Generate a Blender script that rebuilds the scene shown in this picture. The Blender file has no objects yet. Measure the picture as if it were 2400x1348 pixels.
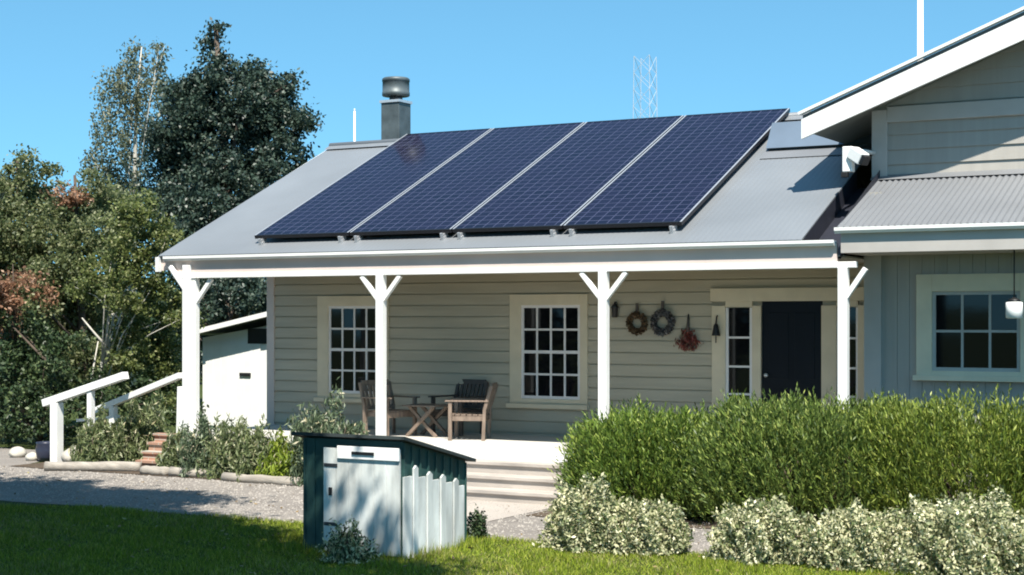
import bpy, math, random
import numpy as np
from mathutils import Vector
random.seed(4); RNG = np.random.default_rng(11)
scene = bpy.context.scene
COL = scene.collection

# ------------------------------------------------------------------ survey
F, YAW, YH = 3696.68, 0.5081, 746.5
CAM = np.array([16.019, -18.605, 2.3236])
SN, CS = math.sin(YAW), math.cos(YAW)
def ray(x, y):
    a = (x - 1200) / F; b = (YH - y) / F
    return np.array([a * CS - SN, a * SN + CS, b])
def on_y(x, y, Y):
    d = ray(x, y); return CAM + d * ((Y - CAM[1]) / d[1])
def on_z(x, y, z=0.0):
    d = ray(x, y); return CAM + d * ((z - CAM[2]) / d[2])
def at(x, y, D):
    return CAM + D * ray(x, y)

# ------------------------------------------------------------------ helpers
def lin(c):
    return tuple(((v / 255) / 12.92 if v / 255 <= .04045 else ((v / 255 + .055) / 1.055) ** 2.4) for v in c)

def mat(name, col, rough=.6, var=.12, scale=6., bump=0., bscale=60., metal=0., spec=.5, col2=None, stretch=(1, 1, 1), coat=0.):
    m = bpy.data.materials.new(name); m.use_nodes = True
    nt = m.node_tree; N = nt.nodes; L = nt.links
    b = N['Principled BSDF']; b.inputs['Roughness'].default_value = rough
    b.inputs['Metallic'].default_value = metal; b.inputs['Specular IOR Level'].default_value = spec
    if coat: b.inputs['Coat Weight'].default_value = coat
    tc = N.new('ShaderNodeTexCoord'); mp = N.new('ShaderNodeMapping'); mp.inputs['Scale'].default_value = stretch
    L.new(tc.outputs['Object'], mp.inputs['Vector'])
    nz = N.new('ShaderNodeTexNoise'); nz.inputs['Scale'].default_value = scale; nz.inputs['Detail'].default_value = 6
    L.new(mp.outputs['Vector'], nz.inputs['Vector'])
    mx = N.new('ShaderNodeMix'); mx.data_type = 'RGBA'
    rp = N.new('ShaderNodeMapRange'); rp.inputs['From Min'].default_value = .3; rp.inputs['From Max'].default_value = .7
    L.new(nz.outputs['Fac'], rp.inputs['Value']); L.new(rp.outputs['Result'], mx.inputs['Factor'])
    c2 = col2 if col2 else tuple(v * (1 + var) for v in col)
    c1 = col if col2 else tuple(v * (1 - var) for v in col)
    mx.inputs['A'].default_value = (*c1, 1); mx.inputs['B'].default_value = (*c2, 1)
    L.new(mx.outputs['Result'], b.inputs['Base Color'])
    if bump:
        n2 = N.new('ShaderNodeTexNoise'); n2.inputs['Scale'].default_value = bscale; n2.inputs['Detail'].default_value = 4
        L.new(mp.outputs['Vector'], n2.inputs['Vector'])
        bp = N.new('ShaderNodeBump'); bp.inputs['Strength'].default_value = bump; bp.inputs['Distance'].default_value = .01
        L.new(n2.outputs['Fac'], bp.inputs['Height']); L.new(bp.outputs['Normal'], b.inputs['Normal'])
    return m

def leaf_mat(name, c1, c2, c3=None, trans=.3, rough=.5, spec=.4):
    """leaf colours vary leaf by leaf (random per island)"""
    m = bpy.data.materials.new(name); m.use_nodes = True
    nt = m.node_tree; N = nt.nodes; L = nt.links
    b = N['Principled BSDF']; b.inputs['Roughness'].default_value = rough; b.inputs['Specular IOR Level'].default_value = spec
    g = N.new('ShaderNodeNewGeometry'); r = N.new('ShaderNodeValToRGB')
    r.color_ramp.elements[0].color = (*c1, 1); r.color_ramp.elements[1].color = (*c2, 1)
    if c3:
        r.color_ramp.elements[1].position = .8
        e = r.color_ramp.elements.new(1.0); e.color = (*c3, 1)
    L.new(g.outputs['Random Per Island'], r.inputs['Fac']); L.new(r.outputs['Color'], b.inputs['Base Color'])
    t = N.new('ShaderNodeBsdfTranslucent'); L.new(r.outputs['Color'], t.inputs['Color'])
    mx = N.new('ShaderNodeMixShader'); mx.inputs[0].default_value = trans
    L.new(b.outputs[0], mx.inputs[1]); L.new(t.outputs[0], mx.inputs[2])
    L.new(mx.outputs[0], N['Material Output'].inputs['Surface'])
    return m

def tag(o, label=None, cat=None, group=None, kind=None):
    if label: o['label'] = label
    if cat: o['category'] = cat
    if group: o['group'] = group
    if kind: o['kind'] = kind
    return o

def empty(name, loc, label=None, cat=None, group=None, rz=0.):
    o = bpy.data.objects.new(name, None); COL.objects.link(o)
    o.location = loc; o.rotation_euler.z = rz; o.empty_display_size = .2
    return tag(o, label, cat, group)

class MB:
    def __init__(s): s.v = []; s.f = []; s.mi = []; s.sm = []
    def add(s, vs, fs, mi=0, smooth=False):
        o = len(s.v); s.v += [tuple(v) for v in vs]
        for f in fs: s.f.append([o + i for i in f]); s.mi.append(mi); s.sm.append(smooth)
        return s
    def box(s, x0, x1, y0, y1, z0, z1, mi=0):
        s.add([(x0, y0, z0), (x1, y0, z0), (x1, y1, z0), (x0, y1, z0), (x0, y0, z1), (x1, y0, z1), (x1, y1, z1), (x0, y1, z1)],
              [(0, 3, 2, 1), (4, 5, 6, 7), (0, 1, 5, 4), (1, 2, 6, 5), (2, 3, 7, 6), (3, 0, 4, 7)], mi); return s
    def bar(s, a, b, w, h, up=(0, 0, 1), mi=0, w2=None, h2=None):
        a = Vector(a); b = Vector(b); d = (b - a).normalized(); u = Vector(up)
        sd = d.cross(u)
        if sd.length < 1e-4: sd = d.cross(Vector((1, 0, 0)))
        sd.normalize(); u = sd.cross(d).normalized()
        w2 = w if w2 is None else w2; h2 = h if h2 is None else h2
        vs = []
        for p, ww, hh in ((a, w, h), (b, w2, h2)):
            for i, j in ((-1, -1), (1, -1), (1, 1), (-1, 1)): vs.append(p + sd * ww / 2 * i + u * hh / 2 * j)
        s.add(vs, [(0, 3, 2, 1), (4, 5, 6, 7), (0, 1, 5, 4), (1, 2, 6, 5), (2, 3, 7, 6), (3, 0, 4, 7)], mi); return s
    def tube(s, pts, rad, n=7, mi=0):
        pts = [Vector(p) for p in pts]; rings = []
        prev = None
        for i, p in enumerate(pts):
            d = (pts[min(i + 1, len(pts) - 1)] - pts[max(i - 1, 0)]).normalized()
            a = d.cross(Vector((0, 0, 1)))
            if a.length < .15: a = d.cross(Vector((1, 0, 0)))
            a.normalize()
            if prev is not None and a.dot(prev) < 0: a = -a
            prev = a; b = d.cross(a)
            r = rad[i] if hasattr(rad, '__len__') else rad
            rings.append([p + (a * math.cos(2 * math.pi * k / n) + b * math.sin(2 * math.pi * k / n)) * r for k in range(n)])
        vs = [v for r in rings for v in r]; fs = []
        for i in range(len(pts) - 1):
            for k in range(n): fs.append((i * n + k, i * n + (k + 1) % n, (i + 1) * n + (k + 1) % n, (i + 1) * n + k))
        fs.append(tuple(range(n - 1, -1, -1))); fs.append(tuple((len(pts) - 1) * n + k for k in range(n)))
        s.add(vs, fs, mi, True); return s
    def lathe(s, prof, c=(0, 0, 0), n=20, mi=0):
        vs = []; fs = []
        for r, z in prof:
            for k in range(n): vs.append((c[0] + r * math.cos(2 * math.pi * k / n), c[1] + r * math.sin(2 * math.pi * k / n), c[2] + z))
        for i in range(len(prof) - 1):
            for k in range(n): fs.append((i * n + k, i * n + (k + 1) % n, (i + 1) * n + (k + 1) % n, (i + 1) * n + k))
        fs.append(tuple(range(n - 1, -1, -1))); fs.append(tuple((len(prof) - 1) * n + k for k in range(n)))
        s.add(vs, fs, mi, True); return s
    def build(s, name, mats, parent=None, bevel=0., loc=None):
        me = bpy.data.meshes.new(name); me.from_pydata(s.v, [], s.f)
        for m in (mats if isinstance(mats, (list, tuple)) else [mats]): me.materials.append(m)
        me.polygons.foreach_set('material_index', s.mi); me.polygons.foreach_set('use_smooth', s.sm)
        me.update()
        o = bpy.data.objects.new(name, me); COL.objects.link(o)
        if loc is not None: o.location = loc
        if parent is not None: o.parent = parent
        if bevel:
            md = o.modifiers.new('bevel', 'BEVEL'); md.width = bevel; md.segments = 2; md.limit_method = 'ANGLE'; md.angle_limit = .7
        return o

def world_part(mb, name, m, parent, bevel=0.):
    """vertices given in world space, parent sits unrotated at parent.location"""
    l = parent.location
    p = parent.parent
    off = Vector(l)
    while p is not None: off += Vector(p.location); p = p.parent
    mb.v = [(x - off[0], y - off[1], z - off[2]) for x, y, z in mb.v]
    return mb.build(name, m, parent, bevel)

def quads(name, V, mats, mi=None, parent=None, nv=4):
    """V: (n, nv, 3) -> one mesh of n faces"""
    n = len(V); me = bpy.data.meshes.new(name)
    me.vertices.add(n * nv); me.vertices.foreach_set('co', np.ascontiguousarray(V, dtype=np.float32).ravel())
    me.loops.add(n * nv); me.loops.foreach_set('vertex_index', np.arange(n * nv, dtype=np.int32))
    me.polygons.add(n); me.polygons.foreach_set('loop_start', np.arange(0, n * nv, nv, dtype=np.int32))
    me.polygons.foreach_set('loop_total', np.full(n, nv, dtype=np.int32))
    for m in (mats if isinstance(mats, (list, tuple)) else [mats]): me.materials.append(m)
    if mi is not None: me.polygons.foreach_set('material_index', np.ascontiguousarray(mi, dtype=np.int32))
    me.update(calc_edges=True); me.validate()
    o = bpy.data.objects.new(name, me); COL.objects.link(o)
    if parent is not None: o.parent = parent
    return o

def unit(a): return a / np.maximum(np.linalg.norm(a, axis=1, keepdims=True), 1e-6)

def leaf_quads(P, size, axis_bias=(0, 0, 0), ratio=.55, nbias=None):
    """diamond leaves at P; axis biased; size array or scalar"""
    n = len(P)
    ax = unit(RNG.normal(size=(n, 3)) + np.asarray(axis_bias))
    t = RNG.normal(size=(n, 3))
    if nbias is not None: t = t + nbias
    wd = unit(np.cross(ax, t)); 
    s = (np.broadcast_to(size, (n,)) * RNG.uniform(.6, 1.35, n))[:, None]
    nrm = np.cross(ax, wd)
    V = np.stack([P - ax * s * .5, P + wd * s * ratio * .5 + nrm * s * .06, P + ax * s * .5, P - wd * s * ratio * .5 + nrm * s * .06], 1)
    return V

def clumps(blobs, per_vol, clump_r, per_clump, shell=.55, squash=(1, 1, 1), min_z=None):
    """blobs: (x,y,z,r). clump centres fill each blob's outer volume, leaves cluster round them"""
    cs = []
    for (x, y, z, r) in blobs:
        k = max(3, int(per_vol * r ** 2.2))
        d = unit(RNG.normal(size=(k, 3))); rr = r * (shell + (1 - shell) * RNG.random(k) ** .6) * RNG.uniform(.75, 1.12, k)
        cs.append(np.array([x, y, z]) + d * rr[:, None] * np.array(squash))
    C = np.concatenate(cs)
    n = len(C) * per_clump
    idx = np.repeat(np.arange(len(C)), per_clump)
    cr = clump_r * RNG.uniform(.6, 1.3, len(C))
    P = C[idx] + RNG.normal(size=(n, 3)) * cr[idx][:, None] * .55 * np.array([1, 1, .8])
    if min_z is not None:
        P = P[P[:, 2] > min_z]
    return C, P

# ------------------------------------------------------------------ materials
M = {}
M['white'] = mat('white_paint', (.80, .80, .77), .45, .04, 3, .1, 40)
M['whitew'] = mat('weathered_white_paint', (.56, .58, .55), .6, .3, 3, .3, 40, stretch=(2, 2, .5))
M['cream'] = mat('cream_trim', (.68, .58, .42), .5, .06, 4, .1, 40)
M['sash'] = mat('sash_paint', (.78, .74, .72), .5, .04)
M['board'] = mat('olive_weatherboard', (.47, .415, .315), .55, .09, 2.5, .15, 30, stretch=(.3, 1, 4))
M['wingboard'] = mat('greygreen_weatherboard', (.345, .325, .29), .55, .06, 2.5, .15, 30, stretch=(4, 1, .3))
M['wingtrim'] = mat('greygreen_trim', (.42, .395, .365), .5, .06, 3)
M['fascia'] = mat('grey_fascia', (.64, .54, .49), .5, .06, 2)
M['roof'] = mat('bluegrey_roof', (.175, .188, .20), .42, .10, .7, .05, 30, spec=.5)
M['roofw'] = mat('pale_grey_roof', (.162, .168, .176), .45, .08, 1.2, .05, 30)
M['soffit'] = mat('soffit', (.30, .29, .25), .7, .06)
M['glass'] = mat('dark_glass', (.006, .0065, .008), .04, .1, 2, .02, 3, spec=.32)
M['door'] = mat('navy_door', (.004, .005, .010), .4, .1, 4, spec=.25)
M['deckw'] = mat('pale_deck', (.55, .53, .48), .6, .12, 4, .2, 30, stretch=(.5, 4, 1))
M['step'] = mat('worn_step', (.40, .36, .32), .7, .2, 3, .3, 40, stretch=(.6, 3, 1))
M['wood'] = mat('weathered_timber', (.20, .15, .115), .6, .3, 8, .3, 60, stretch=(3, 3, .6))
M['darkwood'] = mat('dark_timber', (.07, .058, .05), .6, .25, 8, .2, 60)
M['alu'] = mat('aluminium', (.62, .63, .64), .35, .05, 6, metal=.6)
M['frameblk'] = mat('black_frame', (.010, .010, .014), .4, .1)
M['galv'] = mat('galvanised', (.085, .105, .11), .5, .3, 5, .05, 20, metal=.25)
M['galvdark'] = mat('sooty_steel', (.035, .04, .045), .5, .3, 6)
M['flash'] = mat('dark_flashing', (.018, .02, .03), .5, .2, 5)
M['green'] = mat('green_paint', (.022, .062, .055), .55, .3, 4, .3, 30)
M['blk'] = mat('black_metal', (.012, .012, .013), .5, .2)
M['brick'] = None
M['bark'] = mat('brown_bark', (.075, .055, .04), .9, .35, 8, .8, 30, stretch=(1, 1, .3))
M['palebark'] = mat('pale_bark', (.52, .50, .44), .8, .2, 7, .4, 30, col2=(.36, .34, .29))
M['log'] = mat('grey_log', (.30, .27, .23), .85, .3, 5, .6, 25, stretch=(.5, 3, 3))
M['rock'] = mat('pale_rock', (.45, .42, .36), .9, .25, 5, .8, 20)
M['pot'] = mat('dark_glazed_pot', (.03, .035, .06), .35, .3, 4)
M['red'] = mat('red_berries', (.34, .035, .028), .5, .3, 30)
M['lampw'] = mat('lamp_white', (.85, .85, .82), .4, .02)

# brick
def brick_mat():
    m = bpy.data.materials.new('terracotta_brick'); m.use_nodes = True
    N = m.node_tree.nodes; L = m.node_tree.links; b = N['Principled BSDF']; b.inputs['Roughness'].default_value = .85
    tc = N.new('ShaderNodeTexCoord'); mp = N.new('ShaderNodeMapping'); mp.inputs['Rotation'].default_value = (math.pi / 2, 0, 0)
    br = N.new('ShaderNodeTexBrick'); br.inputs['Scale'].default_value = 1; br.inputs['Brick Width'].default_value = .22; br.inputs['Row Height'].default_value = .085
    br.inputs['Mortar Size'].default_value = .008
    br.inputs['Color1'].default_value = (.30, .16, .11, 1); br.inputs['Color2'].default_value = (.40, .24, .17, 1); br.inputs['Mortar'].default_value = (.4, .37, .32, 1)
    L.new(tc.outputs['Object'], mp.inputs[0]); L.new(mp.outputs[0], br.inputs['Vector']); L.new(br.outputs['Color'], b.inputs['Base Color'])
    return m
M['brick'] = brick_mat()

def panel_mat():
    m = bpy.data.materials.new('solar_cells'); m.use_nodes = True
    N = m.node_tree.nodes; L = m.node_tree.links; b = N['Principled BSDF']
    b.inputs['Roughness'].default_value = .12; b.inputs['Specular IOR Level'].default_value = .12
    tc = N.new('ShaderNodeTexCoord'); br = N.new('ShaderNodeTexBrick'); br.offset = 0
    br.inputs['Scale'].default_value = 1; br.inputs['Brick Width'].default_value = .158; br.inputs['Row Height'].default_value = .158
    br.inputs['Mortar Size'].default_value = .007; br.inputs['Mortar Smooth'].default_value = .2
    br.inputs['Color1'].default_value = (.006, .0065, .017, 1); br.inputs['Color2'].default_value = (.009, .009, .024, 1); br.inputs['Mortar'].default_value = (.062, .066, .115, 1)
    L.new(tc.outputs['Object'], br.inputs['Vector'])
    nz = N.new('ShaderNodeTexNoise'); nz.inputs['Scale'].default_value = 1.3; L.new(tc.outputs['Object'], nz.inputs['Vector'])
    mx = N.new('ShaderNodeMix'); mx.data_type = 'RGBA'; mx.blend_type = 'MIX'
    rp = N.new('ShaderNodeMapRange'); rp.inputs['From Min'].default_value = .35; rp.inputs['From Max'].default_value = .7; rp.inputs['To Max'].default_value = .5
    L.new(nz.outputs['Fac'], rp.inputs['Value']); L.new(rp.outputs['Result'], mx.inputs['Factor'])
    L.new(br.outputs['Color'], mx.inputs['A']); mx.inputs['B'].default_value = (.013, .012, .030, 1)
    L.new(mx.outputs['Result'], b.inputs['Base Color'])
    return m
M['cells'] = panel_mat()

def ground_mat(name, a, b_, c, sc1, sc2, bump, rough=.95):
    m = bpy.data.materials.new(name); m.use_nodes = True
    N = m.node_tree.nodes; L = m.node_tree.links; b = N['Principled BSDF']; b.inputs['Roughness'].default_value = rough; b.inputs['Specular IOR Level'].default_value = .12
    tc = N.new('ShaderNodeTexCoord')
    n1 = N.new('ShaderNodeTexNoise'); n1.inputs['Scale'].default_value = sc1; n1.inputs['Detail'].default_value = 8
    v = N.new('ShaderNodeTexVoronoi'); v.inputs['Scale'].default_value = sc2
    L.new(tc.outputs['Object'], n1.inputs['Vector']); L.new(tc.outputs['Object'], v.inputs['Vector'])
    r = N.new('ShaderNodeValToRGB'); r.color_ramp.elements[0].color = (*a, 1); r.color_ramp.elements[1].color = (*b_, 1)
    r.color_ramp.elements[0].position = .3; r.color_ramp.elements[1].position = .7
    L.new(n1.outputs['Fac'], r.inputs['Fac'])
    mx = N.new('ShaderNodeMix'); mx.data_type = 'RGBA'; mx.inputs['B'].default_value = (*c, 1)
    sp = N.new('ShaderNodeSeparateColor'); L.new(v.outputs['Color'], sp.inputs[0])
    mr = N.new('ShaderNodeMapRange'); mr.inputs['To Max'].default_value = .7; L.new(sp.outputs[0], mr.inputs['Value'])
    L.new(mr.outputs[0], mx.inputs['Factor']); L.new(r.outputs['Color'], mx.inputs['A']); L.new(mx.outputs['Result'], b.inputs['Base Color'])
    bp = N.new('ShaderNodeBump'); bp.inputs['Strength'].default_value = bump; bp.inputs['Distance'].default_value = .02
    L.new(v.outputs['Distance'], bp.inputs['Height']); L.new(bp.outputs['Normal'], b.inputs['Normal'])
    return m

# ------------------------------------------------------------------ ground
GL = ground_mat('lawn_soil', (.03, .045, .012), (.06, .08, .02), (.04, .05, .015), .8, 14, .6)
GG = ground_mat('pale_gravel', (.195, .175, .155), (.32, .29, .26), (.175, .16, .145), .9, 38, .8)
GB = ground_mat('bed_soil', (.05, .038, .028), (.09, .07, .05), (.12, .09, .065), 2, 25, .8)
GP = ground_mat('concrete_path', (.34, .30, .265), (.42, .38, .335), (.37, .335, .30), 1.5, 60, .15, .85)
def sheet(name, poly, z, m):
    mb = MB(); mb.add([(x, y, z) for x, y in poly], [tuple(range(len(poly)))]); return tag(mb.build(name, m), kind='structure')
sheet('ground', [(-1500, -1500), (1500, -1500), (1500, 1500), (-1500, 1500)], 0, GL)
def wavy(x0, x1, y, amp, n, seed):
    r = random.Random(seed); return [(x0 + (x1 - x0) * i / n, y + r.uniform(-amp, amp)) for i in range(n + 1)]
sheet('gravel_drive', wavy(-26, 17, -4.17, .05, 90, 1) + [(17, -.3), (-3.0, -.3), (-3.6, 1.6), (-26, 2.2)], .004, GG)
sheet('garden_bed', wavy(-2.9, 5.15, -.88, .04, 20, 2) + [(5.15, -.2), (-2.9, .6)], .012, GB)
sheet('hedge_bed', wavy(7.15, 16, -2.35, .06, 24, 3) + [(16, .6), (7.15, .6)], .012, GB)
sheet('concrete_path', [(5.25, -4.1), (7.0, -4.1), (7.1, -.3), (5.2, -.3)], .010, GP)

# ------------------------------------------------------------------ the house
house = empty('house', (5, 2, 0), 'long olive weatherboard house with pale metal roof, white verandah and gabled grey-green wing', 'house')
H = lambda mb, name, m, bevel=0., parent=None: world_part(mb, name, m, parent or house, bevel)
DK = .6; WY = 1.95; GY = -.35; GZ = 3.27; PIT = .4355; TP = math.tan(PIT)
RY = 4.1; RZ = GZ + (RY - GY) * TP
XL, XR = -.26, 10.24

def weatherboards(mb, x0, x1, z0, z1, Y, opens=(), pitch=.172, d=.038):
    z = z0
    while z < z1 - .01:
        zt = min(z + pitch, z1); cuts = sorted({z, zt} | {q for o in opens for q in (o[2], o[3]) if z < q < zt})
        off = lambda q: d - (d - .020) * (q - z) / pitch
        for a, b in zip(cuts[:-1], cuts[1:]):
            segs = [(x0, x1)]
            for o in opens:
                if o[2] <= a + 1e-6 and o[3] >= b - 1e-6:
                    segs = [q for (s, e) in segs for q in ((s, min(e, o[0])), (max(s, o[1]), e)) if q[1] - q[0] > 1e-4]
            for s, e in segs:
                a_ = a + .017 if a == z and b - a > .03 else a
                mb.add([(s, Y - off(a_), a_), (e, Y - off(a_), a_), (e, Y - off(b), b), (s, Y - off(b), b)], [(0, 1, 2, 3)])
                if a_ > a: mb.add([(s, Y, a_), (e, Y, a_), (e, Y - off(a_), a_), (s, Y - off(a_), a_)], [(0, 1, 2, 3)])
                mb.add([(s, Y, b), (e, Y, b), (e, Y - off(b), b), (s, Y - off(b), b)], [(3, 2, 1, 0)])
        z = zt

W1 = (1.04, 2.40, 1.03, 2.68); W2 = (4.56, 5.85, 1.03, 2.68); DR = (7.78, 10.02, .6, 2.72)
mb = MB()
weatherboards(mb, .06, 10.3, .45, 3.30, WY, [W1, W2, DR])
mb.box(.06, 10.3, WY, WY + .2, -.05, 3.5)
mb.box(.06, .26, WY + .2, 7.5, -.05, 3.5)              # left end wall
mb.add([(.06, WY + .2, 3.5), (.06, 7.5, 3.5), (.06, RY, RZ - .1), (.26, WY + .2, 3.5), (.26, 7.5, 3.5), (.26, RY, RZ - .1)],
       [(0, 1, 2), (5, 4, 3), (0, 2, 5, 3), (1, 4, 5, 2)])
mb.box(.06, 10.3, 7.3, 7.5, -.05, 3.5)
H(mb, 'wall', M['board'])
mb = MB(); mb.box(.02, .17, WY - .045, WY + .1, .45, 3.25); H(mb, 'corner_board', M['fascia'], .006)

# verandah deck
mb = MB()
DX = on_y(424, 1000, -.36)[0]
y = -.36
while y < WY - .06:
    mb.box(DX, 10.28, y, y + .135, DK - .03, DK); y += .141
H(mb, 'deck', M['deckw'])
mb = MB(); mb.box(DX, 10.28, -.385, -.365, .20, DK - .004); mb.box(DX - .02, DX - .005, -.36, WY, .2, DK - .004)
H(mb, 'deck_fascia', M['white'], .004)
mb = MB(); mb.box(DX + .05, 10.28, -.30, -.26, -.02, .195); H(mb, 'deck_base', M['darkwood'])

# corrugated sheets
def corrugated(x0, x1, pa, pb, pitch=.076, amp=.009, seg=6, th=.02, ny=1):
    mb = MB(); n = int((x1 - x0) / pitch * seg); xs = np.linspace(x0, x1, n + 1)
    a = np.array(pa, float); b = np.array(pb, float); sl = b - a; nr = np.array([-sl[1], sl[0]]) / np.linalg.norm(sl)
    vs = []; fs = []
    for t in (0, 1):
        base = a + sl * t
        for x in xs:
            h = amp * math.sin(2 * math.pi * (x - x0) / pitch); vs.append((x, base[0] + nr[0] * h, base[1] + nr[1] * h))
    for i in range(n): fs.append((i, i + 1, n + 1 + i + 1, n + 1 + i))
    mb.add(vs, fs, 0, True)
    u0, u1 = a - nr * (th + amp), b - nr * (th + amp)
    t0, t1 = a - nr * amp, b - nr * amp
    for x, o in ((x0, 1), (x1, -1)):
        q = [(x, *t0), (x, *t1), (x, *u1), (x, *u0)]; mb.add(q, [(0, 1, 2, 3)])
    mb.add([(x0, *u0), (x1, *u0), (x1, *u1), (x0, *u1)], [(0, 3, 2, 1)])
    mb.add([(x0, *t0), (x1, *t0), (x1, *u0), (x0, *u0)], [(0, 3, 2, 1)])
    return mb
TX = 9.84   # open box gutter between the two roofs
H(corrugated(XL, TX, (GY - .02, GZ), (RY, RZ), amp=.0009), 'roof', M['roof'])
H(corrugated(XL, XR, (RY + 2 * (RY - GY) * .45, RZ - 2 * (RY - GY) * .45 * TP), (RY + .02, RZ - .01)), 'rear_roof', M['roof'])
mb = MB(); mb.tube([(XL - .02, RY, RZ + .012), (9.9, RY, RZ + .012)], .06, 10)
mb.add([(XL - .02, RY - .2, RZ - .2 * TP + .028), (9.9, RY - .2, RZ - .2 * TP + .028), (9.9, RY, RZ + .04), (XL - .02, RY, RZ + .04)], [(0, 1, 2, 3)])
H(mb, 'ridge_cap', M['roof'])
# box gutter
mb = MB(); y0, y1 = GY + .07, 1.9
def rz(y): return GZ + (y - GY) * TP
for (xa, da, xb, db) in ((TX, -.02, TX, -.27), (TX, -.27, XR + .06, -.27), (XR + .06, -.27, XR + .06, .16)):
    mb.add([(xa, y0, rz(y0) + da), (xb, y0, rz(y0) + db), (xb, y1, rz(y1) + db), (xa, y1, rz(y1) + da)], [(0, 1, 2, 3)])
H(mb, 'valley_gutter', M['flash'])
# ceiling under verandah and rake barge
mb = MB(); mb.box(XL + .04, 10.28, -.26, WY, 3.06, 3.08); H(mb, 'verandah_ceiling', M['soffit'])
mb = MB(); mb.box(-.06, 10.26, -.315, -.27, 3.0, GZ - .05)
mb.box(XL - .01, -.06, -.315, -.27, 3.05, GZ - .05); H(mb, 'fascia', M['fascia'])
mb = MB(); mb.box(-.0, 10.50, -.335, -.255, 2.925, 2.998); H(mb, 'beam_trim', M['white'], .006)
# gutter, half-round lip
mb = MB(); prof = [(GY + .05, GZ - .02), (GY + .05, GZ - .075), (GY - .03, GZ - .085), (GY - .055, GZ - .05), (GY - .055, GZ - .012), (GY - .04, GZ - .012), (GY - .04, GZ - .05)]
vs = [(x, yy, zz) for x in (XL + .12, 10.25) for yy, zz in prof]; n = len(prof)
mb.add(vs, [(i, i + 1, n + i + 1, n + i) for i in range(n - 1)] + [tuple(range(n)), tuple(range(2 * n - 1, n - 1, -1))])
H(mb, 'gutter', M['white'])
mb = MB(); mb.bar((XL - .02, GY + .02, GZ - .10), (XL - .02, RY, RZ - .10), .035, .16); mb.box(XL - .04, XL + .02, GY - .04, GY + .03, 3.03, GZ - .02)
H(mb, 'barge_board', M['white'])

# verandah posts with braces
PY = -.295
def post(px, braces=(-1, 1), top=2.93, w=.115, yb=PY, name='verandah_post', bl_=.32):
    X = on_y(px, 800, yb)[0]
    mb = MB(); mb.box(X - w / 2, X + w / 2, yb - w / 2, yb + w / 2, DK, top)
    p = H(mb, name, M['white'], .008)
    for s in braces:
        b = MB(); b.bar((X + s * .03, yb, top - .36), (X + s * bl_, yb, top - .015), .06, .06, (0, 1, 0)); world_part(b, 'brace', M['white'], p, .004)
    return X
X1 = post(438, (-1,), 3.12, .10, PY - .075); post(457, (1,), 2.93, .10, PY + .03)
X2 = post(893); X3 = post(1415); X4 = post(1977, (1,), bl_=.27)

# windows
def window(name, rect, gl, Y, cols, rows, meet=None, mframe='cream', proud=.05, sill=True, msash='sash'):
    x0, x1, z0, z1 = rect; a0, a1, b0, b1 = gl
    mb = MB()
    mb.box(x0, a0 - .03, Y - proud, Y + .02, z0, z1); mb.box(a1 + .03, x1, Y - proud, Y + .02, z0, z1)
    mb.box(a0 - .03, a1 + .03, Y - proud - .004, Y + .02, b1 + .03, z1); mb.box(a0 - .03, a1 + .03, Y - proud + .004, Y + .02, z0, b0 - .03)
    w = H(mb, name, M[mframe], .005)
    s = MB(); t = .03
    s.box(a0 - .03, a0 + .012, Y - .032, Y, b0 - .03, b1 + .03); s.box(a1 - .012, a1 + .03, Y - .032, Y, b0 - .03, b1 + .03)
    s.box(a0 + .012, a1 - .012, Y - .030, Y, b0 - .03, b0 + .012); s.box(a0 + .012, a1 - .012, Y - .030, Y, b1 - .012, b1 + .03)
    for i in range(1, cols):
        x = a0 + (a1 - a0) * i / cols; s.box(x - t / 2, x + t / 2, Y - .024, Y, b0 + .012, b1 - .012)
    for j in range(1, rows):
        z = b0 + (b1 - b0) * j / rows; tt = .045 if meet == j else t
        s.box(a0 + .012, a1 - .012, Y - (.036 if meet == j else .027), Y, z - tt / 2, z + tt / 2)
    world_part(s, 'sash', M[msash], w)
    g = MB()
    for i in range(cols):
        for j in range(rows):
            xa, xb = a0 + (a1 - a0) * i / cols, a0 + (a1 - a0) * (i + 1) / cols; za, zb = b0 + (b1 - b0) * j / rows, b0 + (b1 - b0) * (j + 1) / rows
            e = [random.uniform(-.0025, .0025) for _ in range(3)]
            g.add([(xa, Y - .012 + e[0], za), (xb, Y - .012 + e[1], za), (xb, Y - .012 + e[1] + e[2], zb), (xa, Y - .012 + e[0] + e[2], zb)], [(0, 1, 2, 3)])
    world_part(g, 'pane', M['glass'], w)
    if sill:
        q = MB(); q.box(x0 - .03, x1 + .03, Y - .11, Y - proud - .003, z0 - .03, z0 + .035); world_part(q, 'sill', M[mframe], w, .005)
    return w
WF = WY - .004
window('window', W1, (1.28, 2.20, 1.17, 2.49), WF, 4, 4, 2)
window('window', W2, (4.78, 5.70, 1.17, 2.49), WF, 4, 4, 2)
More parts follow.
